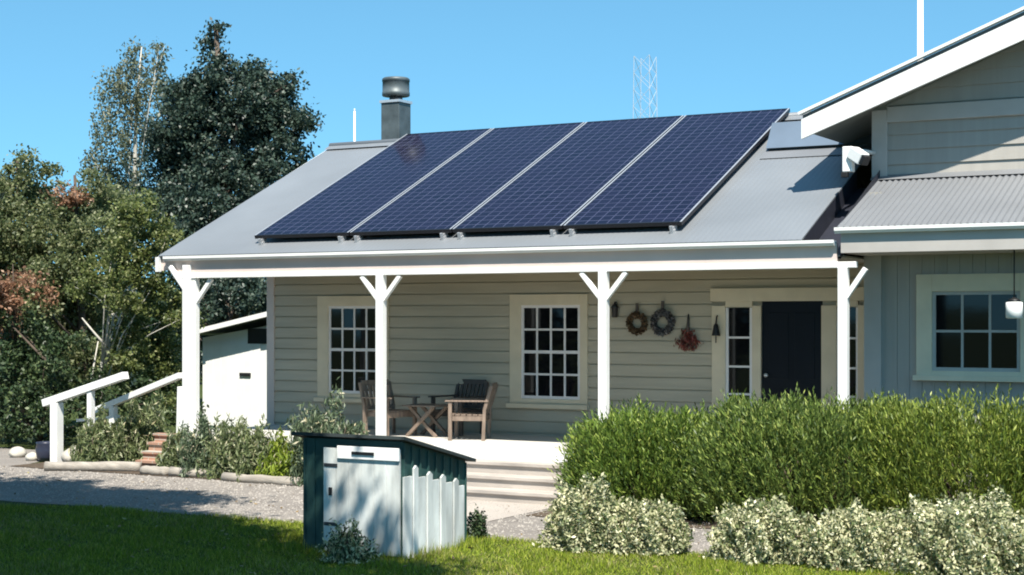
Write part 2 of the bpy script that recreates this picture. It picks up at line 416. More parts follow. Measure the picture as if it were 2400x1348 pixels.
# entrance: architrave with sidelights, door
mb = MB(); Y = WF
for xa, xb in ((7.78, 7.98), (8.37, 8.50), (9.35, 9.56), (9.85, 10.02)): mb.box(xa, xb, Y - .055, Y + .02, .6, 2.50)
mb.box(7.76, 10.02, Y - .062, Y + .02, 2.56, 2.74); mb.box(7.98, 8.37, Y - .05, Y + .02, 2.48, 2.56); mb.box(9.56, 9.85, Y - .05, Y + .02, 2.48, 2.56)
for xa, xb in ((7.98, 8.37), (9.56, 9.85)): mb.box(xa, xb, Y - .045, Y + .02, .6, .86)
df = H(mb, 'door_frame', M['cream'], .006)
for xa, xb in ((8.02, 8.33), (9.60, 9.82)):
    g = MB(); g.box(xa - .02, xb + .02, Y - .012, Y + .01, .88, 2.47); sl = world_part(g, 'sidelight', M['glass'], df)
    s = MB()
    for z in (.88, 1.28, 1.66, 2.06): s.box(xa - .03, xb + .03, Y - .03, Y - .013, z - .014, z + .014)
    for x in (xa - .02, xb + .02): s.box(x - .02, x + .02, Y - .034, Y - .013, .87, 2.47)
    world_part(s, 'glazing_bars', M['sash'], df)
mb = MB(); mb.box(8.5, 9.35, Y - .015, Y + .02, .62, 2.555)
for xa, xb in ((8.60, 8.88), (8.97, 9.25)):
    for za, zb in ((.75, 1.35), (1.5, 2.4)):
        mb.box(xa, xb, Y - .022, Y - .014, za, zb)
dd = H(mb, 'door', M['door'], .004)
mb = MB(); mb.lathe([(.012, 0), (.012, .04), (.028, .045), (.03, .065), (.015, .08)], (0, 0, 0), 12)
mb.v = [(8.58 + x, Y - .015 - z, 1.55 + y) for x, y, z in mb.v]; world_part(mb, 'handle', M['alu'], dd)

# ------------- wing
QY = .65; LE = (-.40, 3.40); LT = (1.40, 4.125)
mb = MB()
mb.box(10.33, 16.2, QY, QY + .15, -.05, 3.35)
x = 10.57
while x < 16.2:
    x2 = min(x + .152, 16.2); z0_, z1_ = .3, 3.12
    for (a, b) in (((z0_, 1.6), (2.86, z1_)) if 10.97 - .152 < x < 12.3 else ((z0_, z1_),)):
        xa, xb = x + .006, x2
        if 10.97 - .152 < x < 10.97 and a == z0_:
            mb.box(xa, min(xb, 10.97), QY - .009, QY + .01, 1.602, 2.858)
        mb.box(xa, xb, QY - .009, QY + .01, a, b)
    x += .152
mb.box(10.33, 10.48, QY + .15, 7.4, -.05, 3.9)
H(mb, 'wing_wall', M['wingboard'])
mb = MB(); mb.box(10.315, 10.53, QY - .045, QY + .1, .3, 3.12); H(mb, 'wing_corner_board', M['wingtrim'], .006)
window('window', (10.97, 12.34, 1.60, 2.86), (11.19, 12.17, 1.72, 2.62), QY - .008, 3, 2, None, 'cream', .06, True, 'wingtrim')
H(corrugated(10.28, 16.6, LE, LT, amp=.011), 'wing_lean_to_roof', M['roofw'])
mb = MB(); mb.box(10.33, 16.6, LE[0] + .02, LE[0] + .06, 3.10, 3.37); mb.box(10.33, 16.6, LE[0] + .06, QY, 3.10, 3.13)
H(mb, 'wing_fascia', M['wingtrim'])
mb = MB(); vs = [(x, yy + LE[0] - GY, zz + LE[1] - GZ + .012) for x in (10.27, 16.6) for yy, zz in prof]
mb.add(vs, [(i, i + 1, n + i + 1, n + i) for i in range(n - 1)] if False else [(i, i + 1, len(prof) + i + 1, len(prof) + i) for i in range(len(prof) - 1)] + [tuple(range(len(prof))), tuple(range(2 * len(prof) - 1, len(prof) - 1, -1))])
H(mb, 'wing_gutter', M['white'])
# flashing where the lean-to meets the gable wall
mb = MB(); mb.add([(10.2, LT[0] - .13, LT[1] - .030), (16.6, LT[0] - .13, LT[1] - .030), (16.6, LT[0] + .02, LT[1] + .05), (10.2, LT[0] + .02, LT[1] + .05)], [(0, 1, 2, 3)])
H(mb, 'apron_flashing', M['roofw'])
# gable wall
VY = 1.42; BX, BZ, SL = 9.45, 4.925, .388; RX = 13.3
def gz(x): return BZ + SL * ((x - BX) if x <= RX else (2 * RX - x - BX))
GR = 2 * RX - 10.2
mb = MB()
mb.add([(10.2, VY, 3.7), (GR, VY, 3.7), (GR, VY, gz(GR) - .2), (RX, VY, gz(RX) - .2), (10.2, VY, gz(10.2) - .2),
        (10.2, VY + .15, 3.7), (GR, VY + .15, 3.7), (GR, VY + .15, gz(GR) - .2), (RX, VY + .15, gz(RX) - .2), (10.2, VY + .15, gz(10.2) - .2)],
       [(0, 1, 2, 3, 4), (9, 8, 7, 6, 5), (0, 4, 9, 5), (1, 6, 7, 2)])
mb.box(10.2, 10.35, VY + .15, 8, 3.5, 5.0)
z = 4.1
while z < gz(RX) - .3:
    zt = z + .19
    def xs_(zz): return max(10.36, BX + (zz + .22 - BZ) / SL)
    xa = xs_(zt) if zt > gz(10.36) - .22 else 10.36; xa0 = xs_(z) if z > gz(10.36) - .22 else 10.36
    if RX - xa > .1: mb.add([(xa0, VY - .026, z), (2 * RX - xa0, VY - .026, z), (2 * RX - xa, VY - .005, zt), (xa, VY - .005, zt), (xa0, VY, z), (2 * RX - xa0, VY, z)], [(0, 1, 2, 3), (4, 5, 1, 0)])
    z = zt
H(mb, 'gable_wall', M['wingboard'])
mb = MB(); mb.box(10.19, 10.39, VY - .05, VY + .02, 4.06, gz(10.25) - .24); H(mb, 'gable_corner_board', M['wingtrim'], .005)
mb = MB(); mb.box(10.39, GR - .2, VY - .055, VY + .02, 4.83, 5.03); H(mb, 'gable_trim', M['wingtrim'], .005)
# gable roof slopes
mb = MB()
for s in (1, -1):
    xe = BX if s == 1 else 2 * RX - BX
    a = [(xe, .84, gz(BX)), (xe, 9, gz(BX)), (RX, 9, gz(RX)), (RX, .84, gz(RX))]
    b = [(x_, y_, z_ - .05) for x_, y_, z_ in a]
    mb.add(a + b, [(0, 1, 2, 3), (7, 6, 5, 4), (0, 3, 7, 4), (0, 4, 5, 1), (1, 5, 6, 2)])
H(mb, 'gable_roof', M['roofw'])
mb = MB()
for s in (1, -1):
    xe = BX if s == 1 else 2 * RX - BX
    mb.add([(xe, .86, gz(BX) - .2), (xe, VY, gz(BX) - .2), (RX, VY, gz(RX) - .2), (RX, .86, gz(RX) - .2)], [(0, 1, 2, 3)])
    mb.add([(xe, VY, gz(BX) - .2), (xe, 9, gz(BX) - .2), (10.3 if s == 1 else GR - .1, 9, gz(10.3) - .2), (10.3 if s == 1 else GR - .1, VY, gz(10.3) - .2)], [(0, 1, 2, 3)])
H(mb, 'gable_soffit', M['soffit'])
mb = MB()
for s in (1, -1):
    X = lambda q: q if s == 1 else 2 * RX - q
    for y0_, y1_, t, b in ((.78, .82, -.062, -.36),):
        vs = [(X(q), yy, gz(q) + dz) for yy in (y0_, y1_) for q, dz in ((BX, t), (RX, t), (RX, b), (BX + .0, b + .05))]
        mb.add(vs, [(0, 3, 2, 1), (4, 5, 6, 7), (0, 4, 7, 3), (3, 7, 6, 2), (0, 1, 5, 4)])
H(mb, 'gable_barge_board', M['white'])
mb = MB()
for s in (1, -1):
    X = lambda q: q if s == 1 else 2 * RX - q
    mb.bar((X(BX - .03), .79, gz(BX) + .012), (X(RX), .79, gz(RX) + .022), .10, .035)
H(mb, 'gable_capping', M['white'])
mb = MB(); mb.bar((BX + .02, .98, gz(BX) - .03), (BX + .02, 9, gz(BX) - .03), .1, .1); H(mb, 'gable_gutter', M['white'])
# raised saddle between the two roofs
mb = MB(); sy = 2.68; sz = rz(sy)
vs = []
for x in (8.30, 10.22): vs += [(x, sy - .04, sz + .05), (x, sy + .22, sz + .44), (x, 4.3, sz + .50), (x, 4.3, sz - .3), (x, sy + .06, sz - .05), (x, sy + .06, sz + .05)]
mb.add(vs, [(i, (i + 1) % 6, 6 + (i + 1) % 6, 6 + i) for i in range(6)] + [(5, 4, 3, 2, 1, 0), (6, 7, 8, 9, 10, 11)])
H(mb, 'roof_saddle', mat('blue_steel', (.10, .14, .19), .5, .12, 1.5))
mb = MB(); q0, q1 = sy - .30, sy - .06
mb.add([(8.3, q0, rz(q0) + .018), (TX, q0, rz(q0) + .018), (TX, q1, rz(q1) + .03), (8.3, q1, rz(q1) + .03)], [(0, 1, 2, 3)]); H(mb, 'saddle_flashing', M['roofw'])

# flue
cx_, cy_ = on_y(928, 300, 4.75)[0], 4.75
sc_ = 29.0 / F
def fz(y): return on_y(928, y, 4.75)[2]
hw = .19
mb = MB(); mb.box(cx_ - hw, cx_ + hw, cy_ - hw, cy_ + hw, 4.6, fz(243)); fl = H(mb, 'flue', M['galv'], .012)
mb = MB(); mb.box(cx_ - hw - .02, cx_ + hw + .02, cy_ - hw - .02, cy_ + hw + .02, fz(243), fz(237)); world_part(mb, 'collar', M['alu'], fl)
mb = MB(); mb.lathe([(.12, fz(238)), (.11, fz(222))], (cx_, cy_, 0), 20); world_part(mb, 'neck', M['galvdark'], fl)
mb = MB(); zb_, zt_ = fz(226), fz(186)
mb.lathe([(.235, zb_), (.245, zb_ + .01), (.245, zb_ + .07), (.238, zb_ + .075), (.238, zt_ - .05), (.245, zt_ - .045), (.245, zt_), (.22, zt_ + .02), (.05, zt_ + .04)], (cx_, cy_, 0), 24)
world_part(mb, 'cowl', M['galv'], fl)

# ------------------------------------------------------------------ solar panels
PX0, PX1, PA, PL, OFF = 1.3168, 8.1695, .3747, 4.5637, .135
pw = (PX1 - PX0) / 4
labels = ['dark blue solar panel nearest the flue, lying beside the bare left roof edge',
          'dark blue solar panel second from the flue, between two silver seams',
          'dark blue solar panel third from the flue, beside the end panel',
          'dark blue solar panel at the gable end of the row, its black side edge showing']
nv = Vector((0, -math.sin(PIT), math.cos(PIT))); uv = Vector((0, math.cos(PIT), math.sin(PIT)))
def local_frame_obj(mb, name, m, par): return mb.build(name, m, par)
for k in range(4):
    o = Vector((PX0 + pw * k, GY, GZ)) + uv * PA + nv * OFF
    e = empty('solar_panel', o, labels[k], 'solar panel', 'solar panels on the verandah roof')
    e.rotation_euler = (PIT, 0, 0)
    g = .012 if k else 0
    x0, x1 = .013, pw - .013
    mb = MB(); mb.box(x0 + .028, x1 - .028, .03, PL - .03, -.03, -.004); mb.build('glass', M['cells'], e)
    mb = MB(); mb.box(x0 + .028, x1 - .028, 0, .03, -.052, 0); mb.box(x0 + .028, x1 - .028, PL - .03, PL, -.052, 0); mb.box(x0, x0 + .028, 0, PL, -.052, -.003); mb.box(x1 - .028, x1, 0, PL, -.052, -.003)
    mb.box(x0 + .03, x1 - .03, .04, PL - .04, -.050, -.031)
    mb.build('frame', M['frameblk'], e)
    for xa in (x0 + .002, x1 - .024):
        mb = MB(); mb.box(xa, xa + .022, .004, PL - .004, -.0028, .002); mb.build('edge_trim', M['alu'], e)
    for xa in (.14, pw - .14):
        mb = MB(); mb.box(xa - .022, xa + .022, -.05, PL + .03, -.092, -.054); mb.build('rail', M['alu'], e)
        mb = MB(); mb.box(xa - .03, xa + .03, -.055, .06, -.127, -.093); mb.box(xa - .02, xa + .02, -.075, -.05, -.127, -.03); mb.build('foot', M['alu'], e)

# ------------------------------------------------------------------ things on the verandah
def wreath(px, py, r, m, label, ribbon, tw):
    c = on_y(px, py, WY - .07); e = empty('wreath', c, label, 'wreath', 'wreaths hung on the weatherboards')
    n = 900; a = RNG.uniform(0, 2 * math.pi, n); t = RNG.uniform(0, 2 * math.pi, n); q = r * .30 * np.sqrt(RNG.random(n))
    P = np.stack([(r * .78 + q * np.cos(t)) * np.cos(a), q * np.sin(t) * .7, (r * .78 + q * np.cos(t)) * np.sin(a)], 1)
    quads('ring', leaf_quads(P, .05), m, None, e)
    mb = MB(); mb.box(-.022, .022, -.005, .005, r * .85, r + .13); mb.bar((-.03, 0, r * .9), (-.08, -.01, r * .55), .03, .006); mb.bar((.03, 0, r * .9), (.08, -.01, r * .55), .03, .006); mb.build('ribbon', ribbon, e)
LW1 = leaf_mat('dry_brown_twigs', (.05, .03, .018), (.17, .10, .05), (.30, .22, .12), 0)
LW2 = leaf_mat('grey_twigs', (.05, .045, .045), (.16, .15, .15), (.26, .25, .24), 0)
LW3 = leaf_mat('red_twigs', (.12, .03, .02), (.26, .06, .045), (.10, .07, .04), 0)
wreath(1493, 758, .155, LW1, 'brown twig wreath hanging nearest the third post', M['darkwood'], 1)
wreath(1553, 756, .175, LW2, 'grey twig wreath hanging between the brown and red ones', M['darkwood'], 1)
c = on_y(1612, 770, WY - .06); e = empty('hanging_bunch', c, 'bunch of dried red chillies hanging on a cord beside the wreaths', 'dried bunch')
n = 380; P = np.stack([RNG.normal(0, .042, n), RNG.normal(0, .03, n), RNG.uniform(-.30, -.02, n)], 1); P[:, 0] *= 1 + 1.2 * np.exp(-((P[:, 2] + .2) / .08) ** 2)
quads('chillies', leaf_quads(P, .07, (0, 0, -2), .3), LW3, None, e)
mb = MB(); mb.tube([(0, .02, .2), (0, .01, .08), (0, 0, -.05)], [.012, .02, .035], 8); mb.build('cord', M['darkwood'], e)
# wall lantern & door bell
c = on_y(1441, 728, WY - .08); e = empty('wall_lantern', c, 'small black wall lantern just right of the third verandah post', 'lantern')
mb = MB(); mb.lathe([(.03, -.10), (.045, -.09), (.05, .03), (.065, .04), (.02, .10), (.01, .12)], (0, 0, 0), 8); mb.build('housing', M['blk'], e)
mb = MB(); mb.bar((0, 0, .08), (0, .065, .08), .02, .10); mb.build('bracket', M['blk'], e)
c = on_y(1678, 770, WY - .11); e = empty('door_bell', c, 'dark cast bell with pull hanging on the cream door frame', 'bell')
mb = MB(); mb.lathe([(.06, -.10), (.055, -.08), (.04, 0), (.03, .05), (.012, .07)], (0, 0, 0), 14); mb.build('bell_body', M['blk'], e)
mb = MB(); mb.tube([(0, 0, .07), (0, .03, .16), (0, .06, .18)], .012, 6); mb.build('bracket', M['blk'], e)
mb = MB(); mb.tube([(0, 0, -.09), (0, 0, -.2)], .008, 6); mb.build('pull', M['blk'], e)
# white lantern shape added for the bright reflection in the wing window
c = on_y(2377, 724, -.2); e = empty('reflection_lantern', c, 'white capped lantern shape added for the bright reflection in the wing window', 'lantern')
mb = MB(); mb.lathe([(.07, -.11), (.095, -.10), (.095, .07), (.08, .08)], (0, 0, 0), 14); mb.build('shade', M['lampw'], e)
mb = MB(); mb.lathe([(.085, .082), (.05, .11), (.012, .13)], (0, 0, 0), 14); mb.tube([(0, 0, .12), (0, 0, 3.10 - c[2])], .008, 6); mb.build('hanger', M['blk'], e)
# floodlight
c = on_y(2000, 372, .78); e = empty('security_light', c, 'white security light unit on a bracket at the gable corner', 'security light')
mb = MB(); mb.box(-.12, .01, -.08, .04, -.17, .15); mb.build('housing', M['lampw'], e, .012)
mb = MB(); mb.bar((.0, -.05, .08), (.17, -.13, -.03), .15, .15); mb.build('lamp_head', M['lampw'], e, .012)
mb = MB(); mb.bar((.14, -.118, -.01), (.21, -.15, -.055), .12, .12); mb.build('lens', M['blk'], e, .006)
mb = MB(); mb.box(-.13, -.05, -.10, -.01, -.235, -.172); mb.build('sensor', M['blk'], e, .006)
mb = MB(); mb.tube([(-.03, .04, .10), (.05, .35, .12), (10.22 - c[0], VY - .04 - c[1], .12)], .028, 8); mb.build('bracket', M['lampw'], e)

# outdoor furniture
def chair(loc, rz_, label, m, w=.60, d=.56, slats=6):
    e = empty('armchair', loc, label, 'chair', 'timber chairs on the verandah', rz_); e.scale = (.92, .92, .88)
    # local: front = -Y
    mb = MB()
    for i in range(6): mb.box(-w / 2 + .03, w / 2 - .03, -d / 2 + .01 + i * d / 6.2, -d / 2 + .01 + i * d / 6.2 + .075, .40, .42)
    mb.build('seat', m, e)
    mb = MB(); mb.box(-w / 2 + .03, w / 2 - .03, -d / 2 + .0, -d / 2 + .03, .31, .395); mb.box(-w / 2 + .03, w / 2 - .03, d / 2 - .03, d / 2, .31, .395)
    mb.box(-w / 2 + .031, -w / 2 + .06, -d / 2 + .01, d / 2 - .01, .315, .39); mb.box(w / 2 - .06, w / 2 - .031, -d / 2 + .01, d / 2 - .01, .315, .39); mb.build('seat_frame', m, e)
    mb = MB(); bt = lambda z: d / 2 - .02 + (z - .42) * .28
    for i in range(slats):
        x = -w / 2 + .09 + i * (w - .18) / (slats - 1); mb.bar((x, bt(.45), .45), (x, bt(.84), .84), .055, .018, (0, 1, 0))
    mb.bar((-w / 2 + .02, bt(.87), .87), (w / 2 - .02, bt(.87), .87), .03, .09); mb.bar((-w / 2 + .02, bt(.46), .46), (w / 2 - .02, bt(.46), .46), .03, .06)
    mb.build('backrest', m, e)
    for s in (-1, 1):
        mb = MB(); mb.box(s * w / 2 - .028, s * w / 2 + .028, -d / 2, -d / 2 + .056, 0, .62); mb.build('leg', m, e, .004)
        mb = MB(); mb.bar((s * w / 2, d / 2 - .02, 0), (s * w / 2, bt(.5), .5), .056, .05, (0, 1, 0)); mb.bar((s * w / 2, bt(.5), .5), (s * w / 2, bt(.88), .88), .056, .05, (0, 1, 0)); mb.build('leg', m, e)
        mb = MB(); mb.box(s * w / 2 - .045, s * w / 2 + .045, -d / 2 - .05, d / 2 + .06, .622, .647); mb.build('armrest', m, e, .005)
    return e
def dk(px, Y): return (on_y(px, 1000, Y)[0], Y, DK)
chair(dk(1100, .75), math.radians(-68), 'weathered brown timber armchair angled towards the low table by the window', M['wood'])
chair(dk(915, .9), math.radians(75), 'brown timber armchair half hidden behind the second verandah post', M['wood'])
chair(dk(1072, 1.55), math.radians(-10), 'dark timber armchair set back against the weatherboards', M['darkwood'])
e = empty('side_table', dk(1003, 1.0), 'low slatted timber table with crossed legs between the chairs', 'table')
mb = MB()
for i in range(6): mb.box(-.28, .28, -.27 + i * .091, -.19 + i * .091, .44, .46)
mb.build('tabletop', M['wood'], e)
for s in (-1, 1):
    mb = MB(); mb.bar((-.24, s * .2, 0), (.22, s * .2, .44), .04, .045); mb.build('leg', M['wood'], e)
    mb = MB(); mb.bar((.24, s * .158, 0), (-.22, s * .158, .44), .04, .045); mb.build('leg', M['wood'], e)

# steps in front of the deck
e = empty('deck_steps', (6.1, -.7, 0), 'three pale worn timber steps leading up to the verandah deck', 'steps')
for k, (ya, yb, zt) in enumerate(((-.70, -.395, .45), (-1.0, -.70, .30), (-1.30, -1.0, .15))):
    mb = MB(); mb.box(5.2, 7.25, ya - .03, yb, zt - .045, zt); world_part(mb, 'tread', M['step'], e, .005)
    mb = MB(); mb.box(5.22, 7.23, ya, ya + .03, zt - .15, zt - .047); world_part(mb, 'riser', M['step'], e)

# ------------------------------------------------------------------ left side: handrails, shed, brick steps
def handrail(label, a, b, w, posts, extra=None):
    e = empty('handrail', (a[0], a[1], 0), label, 'handrail', 'white handrails beside the verandah')
    mb = MB(); mb.bar(a, b, w, w * .9); world_part(mb, 'rail', M['white'], e, .006)
    for (x, zb, wp) in posts:
        t = (x - a[0]) / (b[0] - a[0]); z = a[2] + (b[2] - a[2]) * t; y = a[1] + (b[1] - a[1]) * t
        mb = MB(); mb.box(x - wp / 2, x + wp / 2, y - wp / 2, y + wp / 2, zb, z - w * .45); world_part(mb, 'post', M['white'], e, .005)
    return e
A = on_y(105, 945, .0); B = on_y(295, 880, .0)
px_ = on_y(133, 1000, 0)[0]; p2 = on_y(213, 920, 0)[0]
handrail('lower white handrail with a thick post standing by the gravel', A, B, .13, ((px_, .01, .15), (p2, 1 - .62, .09)))
A = on_y(225, 962, .35); B = on_y(424, 880, .0)
e = handrail('upper white handrail running up to the left verandah post', A, B, .10, ((on_y(268, 950, .3)[0], .35, .10),))
mb = MB(); mb.bar(on_y(185, 985, .3), on_y(275, 977, .3), .12, .05); world_part(mb, 'base_rail', M['white'], e)
mb = MB(); q = on_y(424, 950, -.35); mb.bar((q[0], -.35, .35), (q[0] + .03, -.35, 1.30), .12, .10, (0, 1, 0)); world_part(mb, 'newel_post', M['white'], e, .005)

# garden shed behind the house end
SY = 7.0; a = on_y(475, 790, SY); b = on_y(640, 1000, SY)
sx0, sx1 = a[0], b[0] + .9
def shz(x): return on_y(465, 783, SY)[2] + (x - on_y(465, 783, SY)[0]) * .196
e = empty('garden_shed', ((sx0 + sx1) / 2, SY, 0), 'small white garden shed with sloping roof edge beyond the verandah end', 'shed')
mb = MB()
mb.add([(sx0, SY, 0), (sx1, SY, 0), (sx1, SY, shz(sx1) - .22), (sx0, SY, shz(sx0) - .10), (sx0, SY + 1.8, 0), (sx1, SY + 1.8, 0), (sx1, SY + 1.8, shz(sx1) - .1), (sx0, SY + 1.8, shz(sx0) - .1)],
       [(0, 1, 2, 3), (5, 4, 7, 6), (4, 0, 3, 7), (1, 5, 6, 2), (3, 2, 6, 7)])
world_part(mb, 'wall', M['white'], e)
mb = MB(); mb.bar((sx0 - .12, SY + .8, shz(sx0 - .12)), (sx1 + .1, SY + .8, shz(sx1 + .1)), 2.2, .05, (0, 0, 1)); world_part(mb, 'roof', M['roof'], e)
mb = MB(); mb.bar((sx0 - .14, SY - .33, shz(sx0 - .14) + .01), (sx1 + .1, SY - .33, shz(sx1 + .1) + .01), .04, .10); world_part(mb, 'roof_trim', M['white'], e)
q0 = on_y(582, 770, SY); q1 = on_y(636, 806, SY)
mb = MB(); mb.box(q0[0], q1[0], SY - .02, SY + .01, q1[2], q0[2]); world_part(mb, 'opening', M['blk'], e)
d0 = on_y(482, 805, SY - .03)
mb = MB(); mb.box(d0[0], on_y(612, 800, SY)[0], SY - .03, SY - .004, .1, shz(d0[0]) - .24)
for i in range(1, 7):
    x = d0[0] + i * .2; mb.box(x - .006, x + .006, SY - .034, SY - .031, .1, shz(d0[0]) - .25)
dr = world_part(mb, 'door', M['white'], e)
q = on_y(575, 878, SY - .04); mb = MB(); mb.box(q[0] - .14, q[0] + .14, SY - .06, SY - .036, q[2] - .035, q[2] + .035); world_part(mb, 'handle', M['blk'], dr)

# brick steps in the bed
q = on_z(352, 1099); e = empty('brick_steps', (q[0], q[1], 0), 'narrow terracotta brick steps rising through the planted bed', 'brick steps')
for k in range(4):
    mb = MB(); mb.box(-.22, .22, -.05 + .13 * k, .55, .0 + .13 * k, .13 * (k + 1) - .002)
    mb.box(-.235, .235, -.075 + .13 * k, .10 + .13 * k, .13 * (k + 1) - .035, .13 * (k + 1) + .002); mb.build('brick_tread', M['brick'], e)

# timber edging along the bed
edl = ['weathered grey edging log below the handrail post', 'weathered grey edging log below the brick steps', 'weathered grey edging log right of the brick steps', 'darker edging log ending beside the green shed']
for k, (pa, pb, r) in enumerate((((108, 1104), (330, 1106), .085), ((335, 1112), (395, 1116), .075), ((400, 1117), (520, 1122), .08), ((525, 1128), (700, 1140), .07))):
    a = on_z(*pa); b = on_z(*pb); c = (a + b) / 2
    mb = MB(); pts = [a + (b - a) * t + np.array([0, random.uniform(-.02, .02), r * .8]) - np.array([c[0], c[1], 0]) for t in np.linspace(0, 1, 7)]
    mb.tube(pts, [r * random.uniform(.85, 1.1) for _ in range(7)], 9)
    tag(mb.build('edging_log', M['log'], loc=(c[0], c[1], 0)), edl[k], 'log', 'edging logs along the garden bed')
def rock(px, py, r, label, m, sq=.65):
    q = on_z(px, py); mb = MB(); r_ = random.Random(px)
    nn = 10; pr = []
    vs = []; fs = []
    for i in range(6):
        ph = math.pi * i / 5
        for k in range(nn):
            th = 2 * math.pi * k / nn; s = r * r_.uniform(.8, 1.15); vs.append((s * math.sin(ph) * math.cos(th), s * math.sin(ph) * math.sin(th), r * sq * (math.cos(ph) * r_.uniform(.85, 1.1) + .7)))
    for i in range(5):
        for k in range(nn): fs.append((i * nn + k, (i + 1) * nn + k, (i + 1) * nn + (k + 1) % nn, i * nn + (k + 1) % nn))
    mb.add(vs, fs, 0, False); o = mb.build('garden_rock', m, loc=(q[0], q[1], 0)); md = o.modifiers.new('sub', 'SUBSURF'); md.levels = 1; md.render_levels = 2
    return tag(o, label, 'rock', 'rocks beside the handrail post')
rock(178, 1088, .26, 'large pale rock right of the thick handrail post', M['rock'])
rock(42, 1072, .17, 'small pale rock at the far left of the gravel', M['rock'])
rock(75, 1080, .13, 'smallest pale rock on the gravel left of the blue pot', M['rock'])
q = on_z(108, 1082); mb = MB(); mb.lathe([(.10, 0), (.15, .08), (.17, .2), (.15, .29), (.165, .32), (.13, .32), (.12, .26)], (0, 0, 0), 20)
tag(mb.build('garden_pot', M['pot'], loc=(q[0], q[1], 0)), 'dark blue glazed pot beside the thick white handrail post', 'pot')

# ------------------------------------------------------------------ low green shed with white door, pickets
SB = on_z(945, 1312); bx0 = on_y(712, 1200, SB[1])[0] - SB[0]; DP = 1.17; zf, zk = 1.135, .86
e = empty('low_shed', (SB[0], SB[1], 0), 'low green shed with a lean-to roof and a white door on the lawn', 'shed')
mb = MB(); mb.add([(bx0, 0, 0), (0, 0, 0), (0, 0, zf), (bx0, 0, zf), (bx0, DP, 0), (0, DP, 0), (0, DP, zk), (bx0, DP, zk)], [(0, 1, 2, 3), (5, 4, 7, 6), (4, 0, 3, 7), (1, 5, 6, 2)])
for i in range(9):
    y = DP * i / 8; z = zf + (zk - zf) * y / DP - .015; mb.box(.0005, .016, max(0, y - .012), min(DP, y + .012), 0, z)
for x in (bx0 + .004, bx0 + .12): mb.box(x, x + .026, -.014, -.0005, 0, zf - .01)
mb.build('wall', M['green'], e)
mb = MB(); mb.bar((bx0 / 2, -.10, zf + .045), (bx0 / 2, DP + .08, zk + .002), -bx0 + .16, .032); mb.build('roof', mat('dark_roof_felt', (.02, .028, .028), .7, .3, 5), e)
dx0, dx1 = on_y(764, 1200, SB[1])[0] - SB[0], -.012
mb = MB(); n_ = 6; bw = (dx1 - dx0) / n_
for i in range(n_): mb.box(dx0 + i * bw + .0015, dx0 + (i + 1) * bw - .0015, -.045, -.018, .03, 1.055 + random.uniform(-.006, .006))
dr = mb.build('door', M['whitew'], e, .003)
mb = MB(); mb.box(dx0 + .18, dx1 + .004, -.068, -.046, .95, 1.075); mb.build('top_rail', M['white'], dr, .004)
mb = MB(); mb.box(dx0 + .36, dx0 + .62, -.08, -.0685, .995, 1.025); mb.build('handle', M['blk'], dr)
mb = MB(); mb.box(dx0 + .07, dx0 + .11, -.058, -.046, .58, .66); mb.build('latch', M['blk'], dr, .003)
for z in (.28, .86):
    mb = MB(); mb.box(dx0 + .01, dx0 + .17, -.051, -.046, z, z + .035); mb.build('hinge', M['galvdark'], dr)
pk = empty('picket_fence', (SB[0] + .002, SB[1], 0), 'short white picket panel stepping down along the green shed side', 'fence', None, math.pi / 2)
x = -.045; heights = [.80, .90, .775, .82, .725, .77, .675, .71, .62]; wd = [.135, .075, .14, .085, .155, .085, .155, .085, .14]
for i, (h, w) in enumerate(zip(heights, wd)):
    x1 = x + w; mb = MB(); wide = w > .1; yb_ = -.042 if wide else -.064; yt = -.020 if wide else -.0425
    if wide: mb.box(x, x1, yb_, yt, .01, h)
    else: mb.add([(x, yb_, .01), (x1, yb_, .01), (x1, yb_, h - .03), ((x + x1) / 2, yb_, h), (x, yb_, h - .03), (x, yt, .01), (x1, yt, .01), (x1, yt, h - .03), ((x + x1) / 2, yt, h), (x, yt, h - .03)],
                 [(0, 1, 2, 3, 4), (9, 8, 7, 6, 5), (0, 4, 9, 5), (1, 6, 7, 2), (2, 7, 8, 3), (4, 3, 8, 9)])
    mb.build('picket', M['whitew'], pk); x = x1 + (.03 if i == 1 else .005)

# ------------------------------------------------------------------ poles and mast behind
def pole(px, ytop, D, r0, r1, label):
    b = at(px, 900, D); t = at(px, ytop, D); mb = MB()
    mb.tube([(0, 0, 0), (0, 0, t[2] * .6), (0, 0, t[2])], [r0, (r0 + r1) / 2, r1], 12); mb.tube([(0, 0, t[2]), (0, 0, t[2] + .03)], [r1 * 1.5, r1 * .6], 10)
    tag(mb.build('white_pole', M['white'], loc=(b[0], b[1], 0)), label, 'pole')
pole(2157, -60, 30, .09, .055, 'tall white pole standing behind the gable roof')
pole(831, 258, 38, .055, .022, 'thin white pole beyond the ridge left of the flue')
q = at(1512, 746, 160); zt = 2.3 + 160 * (746 - 132) / F
e = empty('lattice_mast', (q[0], q[1], 0), 'grey steel lattice mast far off above the solar panels', 'mast')
mb = MB(); hw0, hw1 = 1.15, .85
def hwz(z): return hw0 + (hw1 - hw0) * z / zt
for sx in (-1, 1):
    for sy_ in (-1, 1): mb.bar((sx * hw0, sy_ * hw0, 0), (sx * hw1, sy_ * hw1, zt), .05, .05)
k = 0; z = 0
while z < zt - 1.5:
    z2 = z + 1.7; a, b = hwz(z), hwz(z2)
    for (x0, y0, x1, y1) in ((-a, -a, b, -b), (a, -a, b, b), (a, a, -b, b), (-a, a, -b, -b)):
        mb.bar((x0, y0, z), (x1, y1, z2), .032, .032)
    for (x0, y0, x1, y1) in ((a, -a, -b, -b), (a, a, b, -b)):
        mb.bar((x0, y0, z), (x1, y1, z2), .032, .032)
    z = z2
mb.build('lattice', mat('pale_steel', (.42, .46, .50), .5, .1, 5), e)

